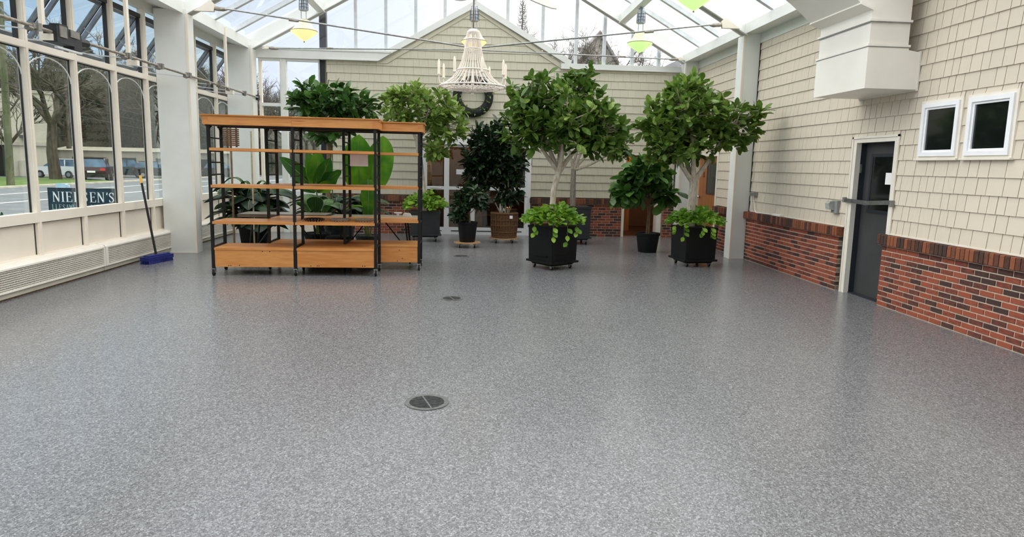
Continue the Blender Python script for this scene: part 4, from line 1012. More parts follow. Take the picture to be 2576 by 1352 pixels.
# small dark tree in a round nursery pot
t = thing('potted_tree', 'young dark tree with broad drooping leaves in a round black nursery pot', 'potted tree', (3.36, 11.86, 0))
round_pot(t, .17, .215, 0.0, .36, 'black_plastic')
for dx, dy in ((-.03, 0), (.03, .02), (.0, -.03)):
    obj('trunk', MB().tube([(dx, dy, .32), (dx*.6, dy, .7), (dx*2.2, dy*2, 1.1)], [.016, .014, .012], 7), 'bark_brown', t, True)
crown(t, (0, 0, 1.0), [((-.12, 0, 1.42), (.46, .4, .42), 3), ((-.42, -.05, 1.08), (.28, .3, .26), 1.4), ((.25, -.05, 1.12), (.26, .3, .32), 1.2)], 80, 7, .25, 'leaf_deep', 'bark_brown', limbs=5, single=220, r0=.013, wide=1.15, droop=.9, upness=.2)
# basket plant
t = thing('potted_plant', 'dense dark plant with pale bare stems in a brown wicker basket', 'potted plant', (.74, 13.08, 0))
d_ = dolly(t, .30, .10)
p = obj('basket', MB().lathe([(.235, .10), (.25, .12), (.258, .34), (.262, .56), (.272, .565), (.272, .61), (.25, .615), (.24, .58), (.01, .575)], 36), 'wicker', t, True)
for k in range(30):
    a = 2*math.pi*k/30; obj('cane', MB().tube([(.243*math.cos(a), .243*math.sin(a), .105), (.268*math.cos(a), .268*math.sin(a), .34), (.272*math.cos(a), .272*math.sin(a), .57)], .010, 5), 'wicker', p, True)
for z, r_ in ((.12, .252), (.22, .258), (.35, .266), (.46, .268), (.59, .276)): obj('weave_band', MB().torus((0, 0, z), r_, .011, 36, 6), 'wicker', p, True)
obj('price_tag', B(.09, -.28, .50, .15, -.274, .56), 'white', p)
for k in range(9):
    a = 2*math.pi*k/9; x, y = .1*math.cos(a), .1*math.sin(a)
    obj('trunk', MB().tube([(x*.7, y*.7, .57), (x*1.4+rng.normal()*.03, y*1.3, .85), (x*1.0+rng.normal()*.05, y, 1.1), (x*2.6, y*2.4, 1.5)], [.016, .014, .013, .008], 6), 'bark_pale', t, True)
crown(t, (0, 0, 1.15), [((-.28, 0, 1.72), (.62, .45, .72), 6), ((.05, 0, 1.5), (.38, .35, .6), 2), ((-.5, 0, 1.25), (.25, .3, .3), .8), ((.1, -.05, .95), (.32, .2, .2), .6)], 360, 10, .165, 'leaf_dark', 'bark_pale', limbs=8, single=200, r0=.014, wide=.85, droop=.5)
# small plant in black pot on round dolly
t = thing('potted_plant', 'small dark shrub in a round black pot on a plywood dolly', 'potted plant', (.0, 12.22, 0))
dolly(t, .25, .10); round_pot(t, .145, .185, .10, .48, 'black_plastic')
obj('trunk', MB().tube([(.04, 0, .45), (.03, 0, .65), (-.03, 0, .9)], [.022, .018, .012], 8), 'bark_brown', t, True)
crown(t, (.0, 0, .62), [((.06, 0, .92), (.32, .28, .28), 3), ((-.16, -.03, .66), (.18, .2, .16), 1)], 85, 9, .135, 'leaf_dark', 'bark_brown', limbs=5, single=110, r0=.011, wide=.8, droop=.6)
# tree D: slate planter at the glass doors
t = thing('potted_tree', 'tree with pale twisting branches in a slate planter at the end of the shelving', 'potted tree', (-.86, 13.2, 0))
square_planter(t, .60, .09, .60, 'slate_plastic', rot=R(5), panel=False)
trunk(t, [(-.02, 0, .55), (-.05, .05, 1.1), (-.1, .05, 1.6), (-.16, 0, 2.0)], [.06, .055, .05, .045], 'bark_pale')
crown(t, (-.16, 0, 1.98), [((-.05, 0, 2.6), (.95, .6, .48), 5), ((.45, -.1, 2.3), (.42, .4, .45), 1.6), ((-.4, 0, 2.95), (.4, .35, .22), 1), ((.25, -.1, 1.85), (.35, .25, .3), .7)], 160, 10, .165, 'leaf_mid', 'bark_pale', limbs=7, single=170, r0=.034)
clump(t, (0, 0, .61), .38, .36, .36, 300, .125, 'leaf_lime', single=100)
# tree L: beyond the shelving on the street side
t = thing('potted_tree', 'umbrella shaped dark tree rising behind the shelving on the street side', 'potted tree', (-2.62, 12.5, 0))
round_pot(t, .20, .25, 0.0, .42, 'black_plastic')
trunk(t, [(0, 0, .38), (-.01, 0, 1.0), (.02, 0, 1.6), (.06, 0, 2.05)], [.05, .045, .04, .038], 'bark_brown')
obj('support_cane', MB().tube([(.07, -.03, .38), (.09, -.03, 2.0)], .012, 6), 'stem', t, True)
crown(t, (.06, 0, 2.03), [((.06, 0, 2.58), (.88, .6, .34), 5), ((-.28, 0, 2.78), (.32, .3, .2), .8), ((.38, 0, 2.75), (.35, .3, .2), .8), ((.0, -.05, 2.12), (.5, .35, .2), .9)], 135, 9, .20, 'leaf_deep', 'bark_pale', limbs=7, single=170, r0=.028, wide=1.05, droop=.6)

# ---- giant leaved plants behind the shelving: every leaf is its own part
def big_leaf(root, base, mid, tip, width, m, side=(1, 0, 0), cup=.12, lobes=0, heart=False, n=18):
    base, mid, tip = map(np.array, (base, mid, tip)); S = np.array(side, float); mb = MB(); vs = []; fs = []
    cols = (-1, -.55, 0, .55, 1)
    for i in range(n+1):
        u = i/n; c = (1-u)**2*base+2*u*(1-u)*mid+u*u*tip
        d = 2*(1-u)*(mid-base)+2*u*(tip-mid); d = d/(np.linalg.norm(d)+1e-6)
        s = S-d*S.dot(d); s /= np.linalg.norm(s)+1e-6; nn = np.cross(s, d)
        w = width*(math.sin(math.pi*(.10+.9*u if not heart else .17+.76*u))**(.75 if not heart else .5))*(1 if not heart or u < .7 else math.sqrt(max(0, 1-((u-.7)/.3)**2))) if i < n else width*.02
        if lobes: w *= 1-.30*abs(math.sin(math.pi*lobes*u))**2
        for q in cols: vs.append(tuple(c+s*w*q+nn*(cup*w*q*q)-np.array([0, 0, .0])))
    for i in range(n):
        for k in range(4): a = i*5+k; fs.append((a, a+1, a+6, a+5))
    mb.add(vs, fs); o = obj('leaf', mb, m, root, True)
    obj('midrib', MB().tube([tuple((1-u)**2*base+2*u*(1-u)*mid+u*u*tip) for u in np.linspace(0, .96, 8)], [.010, .010, .009, .008, .007, .006, .004, .003], 5), 'stem', o, True)
    return o
def petiole(root, a, b, r=.012, bend=(0, 0, 0)):
    a, b = np.array(a), np.array(b); m_ = (a+b)/2+np.array(bend)
    obj('petiole', MB().tube([tuple((1-u)**2*a+2*u*(1-u)*m_+u*u*b) for u in np.linspace(0, 1, 7)], [r*1.2, r*1.1, r, r, r*.9, r*.8, r*.7], 7), 'stem', root, True)
t = thing('giant_leaf_plant', 'plant with one huge lobed green leaf spread behind the front shelving', 'potted plant', (-2.5, 11.0, 0))
round_pot(t, .17, .21, 0, .36, 'black_plastic')
for (mx_, tz, w, tx, side, lb) in ((-.28, 1.60, .13, -.57, (.6, .3, .5), 0), (-.02, 1.69, .12, -.12, (1, .2, 0), 0), (.03, 1.72, .15, .06, (1, .1, 0), 0), (.16, 1.60, .13, .24, (.9, 0, -.4), 0), (.26, 1.40, .13, .42, (.5, .1, -.8), 2), (.2, 1.16, .10, .32, (.3, .2, -.9), 0), (-.2, 1.22, .12, -.35, (.3, .2, .9), 0)):
    big_leaf(t, (0, -.02, 1.06), (mx_, -.08, (1.06+tz)/2+.06), (tx, -.06, tz), w, 'leaf_giant', side, .15, lb)
petiole(t, (0, 0, .32), (0, -.02, 1.07), .018, (.05, 0, 0))
for a in range(7):
    an = a*.9+.3; x, y = math.cos(an)*.38, math.sin(an)*.3
    petiole(t, (0, 0, .33), (x*.4, y*.4, .72), .009); big_leaf(t, (x*.4, y*.4, .72), (x*.8, y*.8, .98), (x*1.25, y*1.2, .78+.1*(a % 3)), .13, 'leaf_deep', (-math.sin(an), math.cos(an), 0), .2)
t = thing('giant_leaf_plant', 'plant with two huge rounded bright green leaves behind the rear shelving', 'potted plant', (-1.66, 10.95, 0))
round_pot(t, .16, .20, 0, .34, 'slate_plastic')
big_leaf(t, (-.10, -.02, 1.12), (-.16, -.10, 1.5), (-.12, -.06, 1.99), .25, 'leaf_giant', (1, .25, 0), .1, heart=True)
big_leaf(t, (.12, -.04, 1.20), (.26, -.10, 1.55), (.26, -.04, 1.98), .25, 'leaf_giant', (1, -.35, .15), .1, heart=True)
big_leaf(t, (.02, -.08, 1.26), (.05, -.16, 1.05), (.02, -.14, .52), .15, 'leaf_giant', (1, 0, 0), .2, lobes=2)
big_leaf(t, (-.06, -.05, .80), (-.20, -.15, .86), (-.36, -.2, .74), .09, 'leaf_giant', (.2, 1, 0), .2)
for b in ((-.10, -.02, 1.13), (.12, -.04, 1.21), (.02, -.08, 1.27), (-.06, -.05, .81)): petiole(t, (b[0]*.3, 0, .3), b, .013, (b[0]*.2, .04, 0))
t = thing('broadleaf_plant', 'dark broadleaf plant in a black pot behind the street side end of the shelving', 'potted plant', (-3.66, 11.4, 0))
round_pot(t, .20, .25, 0, .42, 'black_plastic')
for k in range(72):
    an = k*2.4; rr = .16+.40*((k*7) % 10)/10; x, y = math.cos(an)*rr, math.sin(an)*rr*.8; zt = .46+.68*((k*3) % 11)/11
    petiole(t, (x*.1, y*.1, .38), (x*.6, y*.6, zt), .009)
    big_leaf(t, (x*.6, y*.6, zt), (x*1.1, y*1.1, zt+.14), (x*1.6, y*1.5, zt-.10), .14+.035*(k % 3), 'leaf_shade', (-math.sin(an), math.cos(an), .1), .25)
for x0, x1, z in ((-.2, -.45, 1.30), (.12, .36, 1.26), (.25, .45, 1.22), (-.05, -.2, 1.22)):
    big_leaf(t, (x0*.3, -.05, .95), (x0, -.1, z+.12), (x1, -.12, z-.18), .07, 'leaf_deep', (.1, 1, 0), .2)
t = thing('broadleaf_plant', 'low dark bushy plant in a slate pot behind the middle of the shelving', 'potted plant', (-2.28, 11.75, 0))
round_pot(t, .22, .26, 0, .40, 'slate_plastic')
for k in range(60):
    an = k*2.4; rr = .24+.48*((k*7) % 10)/10; x, y = math.cos(an)*rr, math.sin(an)*rr*.6; zt = .60+.34*((k*3) % 11)/11
    petiole(t, (x*.1, y*.1, .36), (x*.6, y*.6, zt), .009)
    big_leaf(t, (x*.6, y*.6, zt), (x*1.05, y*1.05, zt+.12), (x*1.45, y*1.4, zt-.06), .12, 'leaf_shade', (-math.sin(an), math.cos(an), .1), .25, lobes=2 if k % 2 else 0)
# canes with a slatted panel
t = thing('plant_stake', 'brown pole carrying a slatted brown panel behind the shelving end', 'stake', (-3.84, 10.95, 0))
obj('pole', MB().tube([(0, 0, 0), (.0, 0, 2.05)], .017, 8), 'bark_brown', t, True)
for k in range(9): obj('slat', B(-.15, -.028, 1.76+k*.031, .14, -.014, 1.783+k*.031), 'wicker', t)
obj('batten', B(.08, -.016, 1.74, .11, -.006, 2.05), 'bark_brown', t)
obj('foot', B(-.15, -.15, 0, .15, .15, .02), 'bark_brown', t)
t = thing('plant_stake', 'thin bare cane standing between the shelving and the far windows', 'stake', (-3.50, 10.9, 0))
obj('pole', MB().tube([(0, 0, .02), (.0, 0, 2.0)], .013, 8), 'bamboo', t, True); obj('foot', MB().lathe([(.001, 0), (.11, 0), (.10, .02), (.001, .02)], 16), 'iron', t)
# low black stool frame under the table
t = thing('utility_stool', 'low black metal stool under the folding table', 'stool', (-2.0, 10.3, 0))
obj('seat', MB().lathe([(.001, .30), (.20, .30), (.22, .32), (.22, .37), (.20, .385), (.001, .385)], 24), 'rubber', t, True)
obj('column', MB().tube([(0, 0, .08), (0, 0, .31)], .028, 10), 'iron', t, True)
for k in range(5):
    a = 2*math.pi*k/5+.2; l_ = obj('leg', MB().tube([(0, 0, .12), (.16*math.cos(a), .16*math.sin(a), .10), (.27*math.cos(a), .27*math.sin(a), .07)], .017, 6), 'iron', t, True); caster(l_, .27*math.cos(a), .27*math.sin(a), .026)
# wreath leaves
w_ = bpy.data.objects['wall_wreath']; items = []
for k in range(70):
    a = rng.uniform(math.pi*.98, math.pi*2.35) if k < 55 else rng.uniform(0, 6.28); r_ = .345+rng.normal()*.05
    items.append((np.array([r_*math.cos(a), -.07+rng.normal()*.02, r_*math.sin(a)]), np.array([rng.normal(), -.5, rng.normal()]), np.array([0, -1.0, 0])+rng.normal(size=3)*.3, rng.uniform(.06, .11)))
put_leaves(w_, items, 'leaf_mid', .7, 40)

# ---- things seen through the glass doors
t = thing('wicker_hamper', 'pale wicker hamper on the counter beyond the glass doors', 'basket', (-1.02, 15.7, 1.05))
obj('body', MB().lathe([(.12, 0), (.15, .1), (.155, .45), (.13, .58), (.05, .62), (.001, .625)], 20), 'pale_wicker', t, True)
for z in (.12, .3, .46): obj('weave_band', MB().torus((0, 0, z), .156, .008, 20, 5), 'pale_wicker', t)
t = thing('back_counter', 'dark wood counter in the room beyond the glass doors', 'counter', (-.55, 15.9, 0))
obj('top', B(-.95, -.35, 1.0, .95, .35, 1.045), 'dark_wood', t); obj('body', B(-.9, -.3, 0, .9, .32, 1.0), 'brown_room', t); obj('door', B(-.4, -.315, .08, .0, -.3, .92), 'dark_wood', t)
t = thing('open_bookcase', 'open wooden bookcase beyond the glass doors', 'bookcase', (.55, 16.4, 0))
for s in (-.5, .5): obj('side_panel', B(s-.02, -.18, 0, s+.02, .18, 2.0), 'orange_wood', t)
for z in (.3, .75, 1.15, 1.55, 1.98): obj('shelf', B(-.48, -.18, z-.02, .48, .18, z), 'orange_wood', t)
obj('back_panel', B(-.48, .17, 0, .48, .185, 1.98), 'dark_wood', t)
o = obj('paper_notice', MB().box(-.095, -.004, 0, .095, .0, .11).box(-.07, -.006, .04, -.045, -.004, .08).box(-.03, -.006, .06, .07, -.004, .065).box(-.03, -.006, .045, .06, -.004, .05), 'white'); o.location = (-.165, 14.415, 1.325)
tag(o, 'small white notice taped to the glass door', 'paper')
t = thing('lit_table_lamp', 'small amber lamp glowing beyond the glass doors', 'lamp', (.92, 15.2, .0))
obj('stand', MB().box(-.2, -.2, 0, .2, .2, .50).box(-.24, -.24, .5, .24, .24, .53), 'dark_wood', t); obj('shade', MB().lathe([(.03, .56), (.10, .58), (.08, .70), (.03, .73)], 16), emit('amber_lamp_glow', (255, 170, 70), 1.2, (255, 200, 120)), t, True); obj('base', MB().lathe([(.05, .53), (.03, .56)], 12), 'iron', t)

# ================================================================== OUTSIDE
G = -0.70
struct('ground', B(-160, -60, G-.3, -5.15, 230, G-.02), 'asphalt', label='pale asphalt yard and car park across the street')
struct('ground_2', B(-5.15, YB+3.1, G-.3, 90, 230, G-.02), 'hillside', label='ground behind the building')
struct('road', B(-30.5, -60, G-.06, -7.5, 200, G), 'asphalt', label='two lane road outside the glass wall')
for x, wd in ((-26.0, .14), (-21.4, .14), (-10.2, .14)):
    struct('road_marking', B(x-wd, -60, G, x+wd, 160, G+.006), 'line', label='white road line %s' % {-26.0: 'nearest the far kerb', -21.4: 'in the middle of the road', -10.2: 'nearest the greenhouse'}[x])
struct('kerb', B(-31.0, -60, G-.1, -30.5, 160, G+.12), 'concrete', label='pale kerb on the far side of the road')
g = obj('grass_verge', MB().prism([(-31.0, 20), (-31.0, 59), (-33.5, 62), (-39, 63.5), (-48, 62), (-48, 20)], 'z', G-.02, G+.14), 'grass'); g['kind'] = 'stuff'; g['label'] = 'green grass verge beyond the far kerb'; g['category'] = 'grass'

def rbranch(mb, p, d, L, r, depth, spread):
    q = p+d*L; mid = (p+q)/2+Vector(rng.normal(size=3))*L*.05
    mb.tube([p, mid, q], [r, r*.85, r*.7], 6 if r > .08 else 4 if r > .03 else 3, cap=False)
    if depth == 0: return
    for k in range(3 if depth > 1 else 4):
        nd = (d+Vector(rng.normal(size=3))*spread+Vector((0, 0, .12))).normalized()
        rbranch(mb, p+(q-p)*rng.uniform(.55, 1.0), nd, L*rng.uniform(.62, .82), r*.58, depth-1, spread)
def winter_tree(loc, h, r, label, depth=5, spread=.55, m='bark_dark', dirs=4, fork=.34, group='bare winter trees across the street'):
    t = thing('bare_tree', label, 'tree', loc, group=group)
    tr = MB().tube([Vector((0, 0, -.3)), Vector((.02*h*rng.normal()*.3, 0, h*fork*.5)), Vector((0, 0, h*fork))], [r*1.25, r, r*.85], 10); obj('trunk', tr, m, t, True)
    mb = MB()
    for k in range(dirs):
        a = 2*math.pi*k/dirs+rng.uniform(-.4, .4)
        rbranch(mb, Vector((0, 0, h*fork*rng.uniform(.85, 1))), Vector((math.cos(a)*.65, math.sin(a)*.65, .8)).normalized(), h*.25, r*.62, depth-1, spread)
    o = obj('branches', mb, 'twig', t); o['kind'] = 'stuff'
    return t
p1 = winter_tree((-36.2, 60.2, G), 15, .42, 'bare tree with a thick dark trunk at the verge by the white car', 6, .5)
p2 = winter_tree((-40.5, 61, G), 8, .16, 'small bare tree with upright fanned branches before the beige building', 5, .32, dirs=5, fork=.4)
p3 = winter_tree((-33.0, 90, G), 17, .3, 'tall bare tree beyond the parked cars', 6, .6)
spots = [(-46, 58, 9), (-62, 92, 17), (-52, 100, 17), (-46, 96, 18), (-56, 112, 19), (-40, 104, 17), (-44, 118, 19), (-34, 112, 16), (-30, 98, 15), (-26, 108, 15), (-24, 92, 12), (-68, 84, 16), (-74, 100, 18), (-60, 122, 18), (-38, 86, 15),
         (-50, 86, 17), (-57, 80, 16), (-65, 74, 15), (-28, 122, 15), (-20, 110, 11), (-48, 108, 18), (-42, 92, 17), (-36, 98, 16), (-54, 92, 18), (-31, 84, 13), (-70, 112, 18)]
for i, (x, y, h) in enumerate(spots):
    src, h0 = ((p1, 15.), (p3, 17.))[i % 2]
    if i == 0: src, h0 = p2, 8.
    lab = 'small bare tree left of the fanned one, by the beige building' if i == 0 else 'bare grey tree among the winter wood across the street'
    dup(src, (x, y, G), rng.uniform(0, 6), lab, h/h0*rng.uniform(.95, 1.08))
# wooded hillside far behind the trees
mb = MB(); nA, nR = 90, 12; vs = []; fs = []
for i in range(nA+1):
    az = R(-62)+R(62)*i/nA
    crest = np.interp(math.degrees(az), [-62, -44, -36, -30, -24, -16, -12, 0], [22, 22, 20, 18.5, 14.5, 9, 6.5, 4])
    for j in range(nR+1):
        u = j/nR; d = 104+u*70; z = G+crest*1.1*u**.75+rng.normal()*.55*(u > .05)*(1+u)
        vs.append((d*math.sin(az), d*math.cos(az), z))
for i in range(nA):
    for j in range(nR): a = i*(nR+1)+j; fs.append((a, a+nR+1, a+nR+2, a+1))
mb.add(vs, fs); struct('hill', mb, 'hillside', label='dark wooded hillside beyond the road')
# dense evergreens standing in the wood
def evergreen(loc, h, w, label, proto=[None]):
    if proto[0] is None:
        t = thing('evergreen_tree', label, 'tree', loc, group='dark evergreens in the wood'); obj('trunk', MB().tube([(0, 0, -.3), (0, 0, .9)], [.03, .008], 7), 'bark_dark', t, True)
        V = []; F = []
        for k in range(7000):
            u = rng.random()**.8; a = rng.uniform(0, 6.28); r_ = .42*(1-u)**.75*rng.uniform(.45, 1)+.01
            p = np.array([r_*math.cos(a), r_*math.sin(a), .10+.9*u]); d = np.array([math.cos(a), math.sin(a), -.35])*.026+rng.normal(size=3)*.012; s = np.cross(d, rng.normal(size=3)); s = s/np.linalg.norm(s)*.007
            o = len(V); V += [p-s, p+s, p+d]; F.append((o, o+1, o+2))
        f_ = obj('foliage', MB().add(V, F), 'evergreen', t); f_['kind'] = 'stuff'; proto[0] = t
    else: t = dup(proto[0], loc, rng.uniform(0, 6), label)
    t.scale = (w, w, h); return t
for (x, y, h, w) in ((-46, 84, 15, 12), (-38, 80, 14, 12), (-33, 78, 12, 11), (-53, 90, 16, 13), (-30, 88, 12, 12), (-42, 88, 15, 13), (-27, 82, 9, 9), (-60, 86, 14, 12), (-36, 92, 14, 13)):
    evergreen((x*1.24, y*1.24, G), h*1.22, w*1.1, 'dark green conifer standing in the wood beyond the car park')

# utility pole and wires
t = thing('utility_pole', 'mossy wooden utility pole at the far kerb', 'utility pole', (-31.3, 47.0, G))
obj('pole', MB().tube([(0, 0, -.2), (.15, 0, 6), (.3, 0, 12.2)], [.24, .21, .17], 12), 'pole_wood', t, True)
obj('cross_arm', B(-1.2, -.06, 11.0, 1.8, .06, 11.16), 'pole_wood', t); obj('cross_arm', B(-.9, -.06, 8.4, 1.5, .06, 8.52), 'pole_wood', t)
for x in (-1.1, -.5, 1.1, 1.7): obj('insulator', MB().lathe([(.05, 0), (.08, .05), (.05, .16), (.02, .2)], 8, (x, 0, 11.16)), 'porc', t)
for k, (dx, z) in enumerate(((0.2, 6.4), (.25, 7.0), (.2, 5.7), (.3, 8.9), (1.4, 11.2), (-.4, 11.2))):
    pts = []
    for s in range(13):
        y = -10+ (57/6)*s if s < 6 else 47+(s-6)*18
        sag = .9*math.sin(math.pi*((y+10)/57 if y < 47 else ((y-47) % 54)/54)); pts.append((-31.15+dx, y, G+z-sag))
    o = obj('utility_wire', MB().tube(pts, .013, 4), 'building_dark', smooth=True)
    tag(o, ('utility wire second from the bottom along the road', 'utility wire third from the bottom along the road', 'lowest utility wire along the road', 'fourth utility wire up along the road', 'top utility wire on the road side', 'top utility wire on the building side')[k], 'wire', 'overhead wires')

# buildings
t = thing('beige_building', 'beige flat roofed building with a dark glazed ground floor behind the utility pole', 'building', (-43.2, 72, G), R(30))
obj('wall', MB().box(-21, 0, 3.3, 0, 9, 8.6).box(-3.8, .1, 0, 0, 9, 3.3), 'building', t)
obj('fascia', B(-21.1, -.15, 3.15, .1, 0, 3.5), 'shed', t); obj('parapet', B(-21.1, -.15, 8.45, .15, 9, 8.75), 'shed', t)
obj('recess', B(-21, 4.0, 0, -3.8, 4.3, 3.3), 'building_dark', t)
for x in (-19, -16.2, -13.4, -10.6, -7.8):
    obj('window', B(x, 3.9, .2, x+2.2, 4.0, 3.0), 'car_glass', t)
for x in (-17.2, -12, -6.8, -4.4): obj('pillar', B(x, .3, 0, x+.5, .8, 3.3), 'building_dark', t)
obj('wall_lamp', MB().box(-2.9, -.5, 3.9, -2.0, 0, 4.2).box(-2.6, -.2, 3.6, -2.4, 0, 4.0), 'building_dark', t)
obj('banner', B(-6.6, -.3, .2, -6.0, -.2, 3.1), 'blue', t)
obj('meter_box', B(-3.1, -.2, 0, -2.4, .1, 1.6), 'shed', t)
t = thing('long_shed', 'long low grey shed behind the parked cars', 'building', (-43, 85, G))
obj('wall', B(-8, 0, 0, 14, 6, 2.9), 'shed', t); obj('roof', MB().prism([(-.4, 2.9), (6.4, 2.9), (3, 3.4)], 'x', -8.4, 14.4), 'concrete', t)
for x in (-6, -1, 4, 9): obj('door', B(x, -.06, 0, x+2.6, 0, 2.1), 'building_dark', t)

# cars
def car(loc, rz, paint, label, kind='suv', s=1.0):
    t = thing('car', label, 'car', loc, rz, 'parked cars'); t.scale = (s, s, s)
    W = .92
    if kind == 'suv': low = [(-2.25, .42), (-2.3, .8), (-2.2, 1.08), (-1.2, 1.12), (1.1, 1.08), (2.1, .98), (2.32, .75), (2.3, .38), (1.9, .3), (-1.9, .3)]; cab = [(-2.15, 1.08), (-1.75, 1.68), (-1.2, 1.76), (.2, 1.74), (1.15, 1.08)]
    else: low = [(-2.6, .5), (-2.65, 1.05), (-.6, 1.1), (1.0, 1.1), (2.3, 1.05), (2.6, .8), (2.6, .45), (2.1, .38), (-2.2, .38)]; cab = [(-.75, 1.08), (-.55, 1.82), (.5, 1.82), (1.2, 1.08)]
    obj('body', MB().prism(low, 'y', -W, W), paint, t)
    n = len(cab); cc = sum(x for x, z in cab)/n; top = max(z for x, z in cab)
    vs = [(x, -W+.02+(.14 if z > 1.3 else 0), z) for x, z in cab]+[(x, W-.02-(.14 if z > 1.3 else 0), z) for x, z in cab]
    obj('cabin', MB().add(vs, [tuple(range(n))[::-1], tuple(range(n, 2*n))]+[(i, (i+1) % n, n+(i+1) % n, n+i) for i in range(n)]), 'car_glass', t)
    xa, xb = [x for x, z in cab if z > 1.6][0], [x for x, z in cab if z > 1.6][-1]
    obj('roof', B(xa-.05, -W+.14, top-.02, xb+.05, W-.14, top+.04), paint, t)
    for x in ((-1.05, .05) if kind == 'suv' else (-.6, .3)): obj('window_pillar', MB().box(x, -W+.03, 1.08, x+.09, -W+.10, top-.06).box(x, W-.10, 1.08, x+.09, W-.03, top-.06), paint, t)
    for x in (-1.42, 1.42):
        for y in (-W+.02, W-.02):
            w = obj('wheel', MB().tube([(x, y-.11, .34), (x, y+.11, .34)], .35, 18), 'rubber', t, True); obj('hub', MB().tube([(x, y-.12, .34), (x, y+.12, .34)], .2, 12), 'steel', w, True)
    xr = low[1][0]
    for y in (-.72, .72): obj('tail_light', B(xr-.01, y-.16, .82, xr+.08, y+.16, 1.0), 'tail', t)
    for y in (-.68, .68): obj('headlight', B(2.28, y-.2, .68, 2.34, y+.2, .84), 'porc', t)
    obj('bumper', MB().box(xr-.05, -W+.04, .35, xr+.1, W-.04, .6).box(2.25, -W+.04, .34, 2.38, W-.04, .56), 'rubber' if paint != 'car_white' else paint, t)
    obj('licence_plate', B(xr-.06, -.26, .66, xr-.03, .26, .8), 'white', t)
    return t
car((-40.6, 68.5, G), R(172), 'car_white', 'white suv parked side on, left of the maroon one', s=1.05)
car((-34.1, 62.5, G), R(112), 'car_maroon', 'maroon suv seen from behind, at the end of the verge', s=1.18)
car((-37.6, 75.0, G), R(8), 'car_teal', 'dark teal pickup truck beyond the maroon suv', 'pickup', 1.05)
car((-34.0, 74.5, G), R(20), 'car_black', 'black suv with a pale roof line, right of the pickup', s=1.0)
car((-30.5, 84.0, G), R(20), 'car_black', 'dark car farthest right in the car park', s=1.0)

# shop sign by the road
t = thing('street_sign', "dark teal street sign with white lettering NIELSEN'S outside the glass wall", 'sign', (-9.03, 16.0, G))
obj('board', B(-.80, 0, .72, .80, .06, 1.48), 'sign_blue', t); obj('board_edge', MB().box(-.81, -.004, 1.47, .81, .064, 1.49).box(-.81, -.004, .71, -.79, .064, 1.48).box(.79, -.004, .71, .81, .064, 1.48), 'ink', t)
for x in (-.7, .7): obj('post', B(x-.05, .01, -.2, x+.05, .05, .72), 'ink', t)
GL = {'N': [((.12, 0), (.12, 1), .07), ((.12, 1), (.86, 0), .17), ((.86, 0), (.86, 1), .07), ((0, 0), (.26, 0), .04), ((0, 1), (.2, 1), .04), ((.72, 1), (1, 1), .04)],
      'I': [((.5, 0), (.5, 1), .17), ((.28, 0), (.72, 0), .04), ((.28, 1), (.72, 1), .04)],
      'E': [((.24, 0), (.24, 1), .16), ((.06, 1), (.82, 1), .05), ((.06, 0), (.86, 0), .05), ((.24, .52), (.66, .52), .05), ((.82, 1), (.82, .8), .05), ((.86, 0), (.86, .22), .05), ((.66, .62), (.66, .42), .05)],
      'L': [((.24, 0), (.24, 1), .16), ((.06, 1), (.44, 1), .04), ((.06, 0), (.84, 0), .05), ((.84, 0), (.84, .24), .05)],
      'S': [((.78, .80), (.66, .95), .06), ((.66, .95), (.42, .98), .08), ((.42, .98), (.22, .84), .11), ((.22, .84), (.26, .66), .13), ((.26, .66), (.70, .38), .16), ((.70, .38), (.76, .18), .13), ((.76, .18), (.58, .03), .10), ((.58, .03), (.32, .03), .07), ((.32, .03), (.18, .22), .06), ((.78, .98), (.78, .72), .04), ((.18, .02), (.18, .28), .04)],
      "'": [((.3, 1), (.24, .76), .12)], 'A': [((.1, 0), (.5, 1), .06), ((.5, 1), (.88, 0), .16), ((.25, .35), (.72, .35), .05), ((0, 0), (.22, 0), .04), ((.74, 0), (1, 0), .04)],
      'W': [((.05, 1), (.3, 0), .13), ((.3, 0), (.5, .9), .06), ((.5, .9), (.72, 0), .13), ((.72, 0), (.95, 1), .06)],
      'R': [((.22, 0), (.22, 1), .15), ((.22, 1), (.6, .97), .06), ((.6, .97), (.74, .78), .12), ((.74, .78), (.6, .55), .12), ((.6, .55), (.22, .52), .06), ((.45, .52), (.9, 0), .14), ((.06, 0), (.4, 0), .04)],
      'D': [((.22, 0), (.22, 1), .15), ((.06, 1), (.5, 1), .05), ((.06, 0), (.5, 0), .05), ((.5, 1), (.82, .75), .11), ((.82, .75), (.82, .28), .15), ((.82, .28), (.5, 0), .11)],
      'C': [((.82, .82), (.5, .98), .07), ((.5, .98), (.2, .75), .12), ((.2, .75), (.2, .28), .15), ((.2, .28), (.5, .02), .12), ((.5, .02), (.84, .2), .07), ((.83, .98), (.83, .7), .04)]}
def lettering(text, x, z, w, h, parent, m, gap=.12):
    n = sum(.35 if c in " '" else .62 if c == 'I' else 1 for c in text); cw = w/(n+gap*n); cx = x
    for c in text:
        adv = cw*(1+gap)*(.35 if c in " '" else .62 if c == 'I' else 1)
        if c != ' ':
            mb = MB(); ofs = -.19*cw if c == 'I' else 0
            for (a, b, wd) in GL[c]: mb.bar((cx+ofs+a[0]*cw, -.006, z+a[1]*h), (cx+ofs+b[0]*cw, -.006, z+b[1]*h), .012 if 1 else 0, wd*cw, up=(0, 0, 1)) if abs(b[0]-a[0]) > 1e-6 else mb.bar((cx+ofs+a[0]*cw, -.006, z+a[1]*h), (cx+ofs+b[0]*cw, -.006, z+b[1]*h), wd*cw, .012, up=(0, 1, 0))
            obj('letter', mb, m, parent)
        cx += adv
lettering("NIELSEN'S", -.70, 1.165, 1.43, .23, t, 'sign_white')
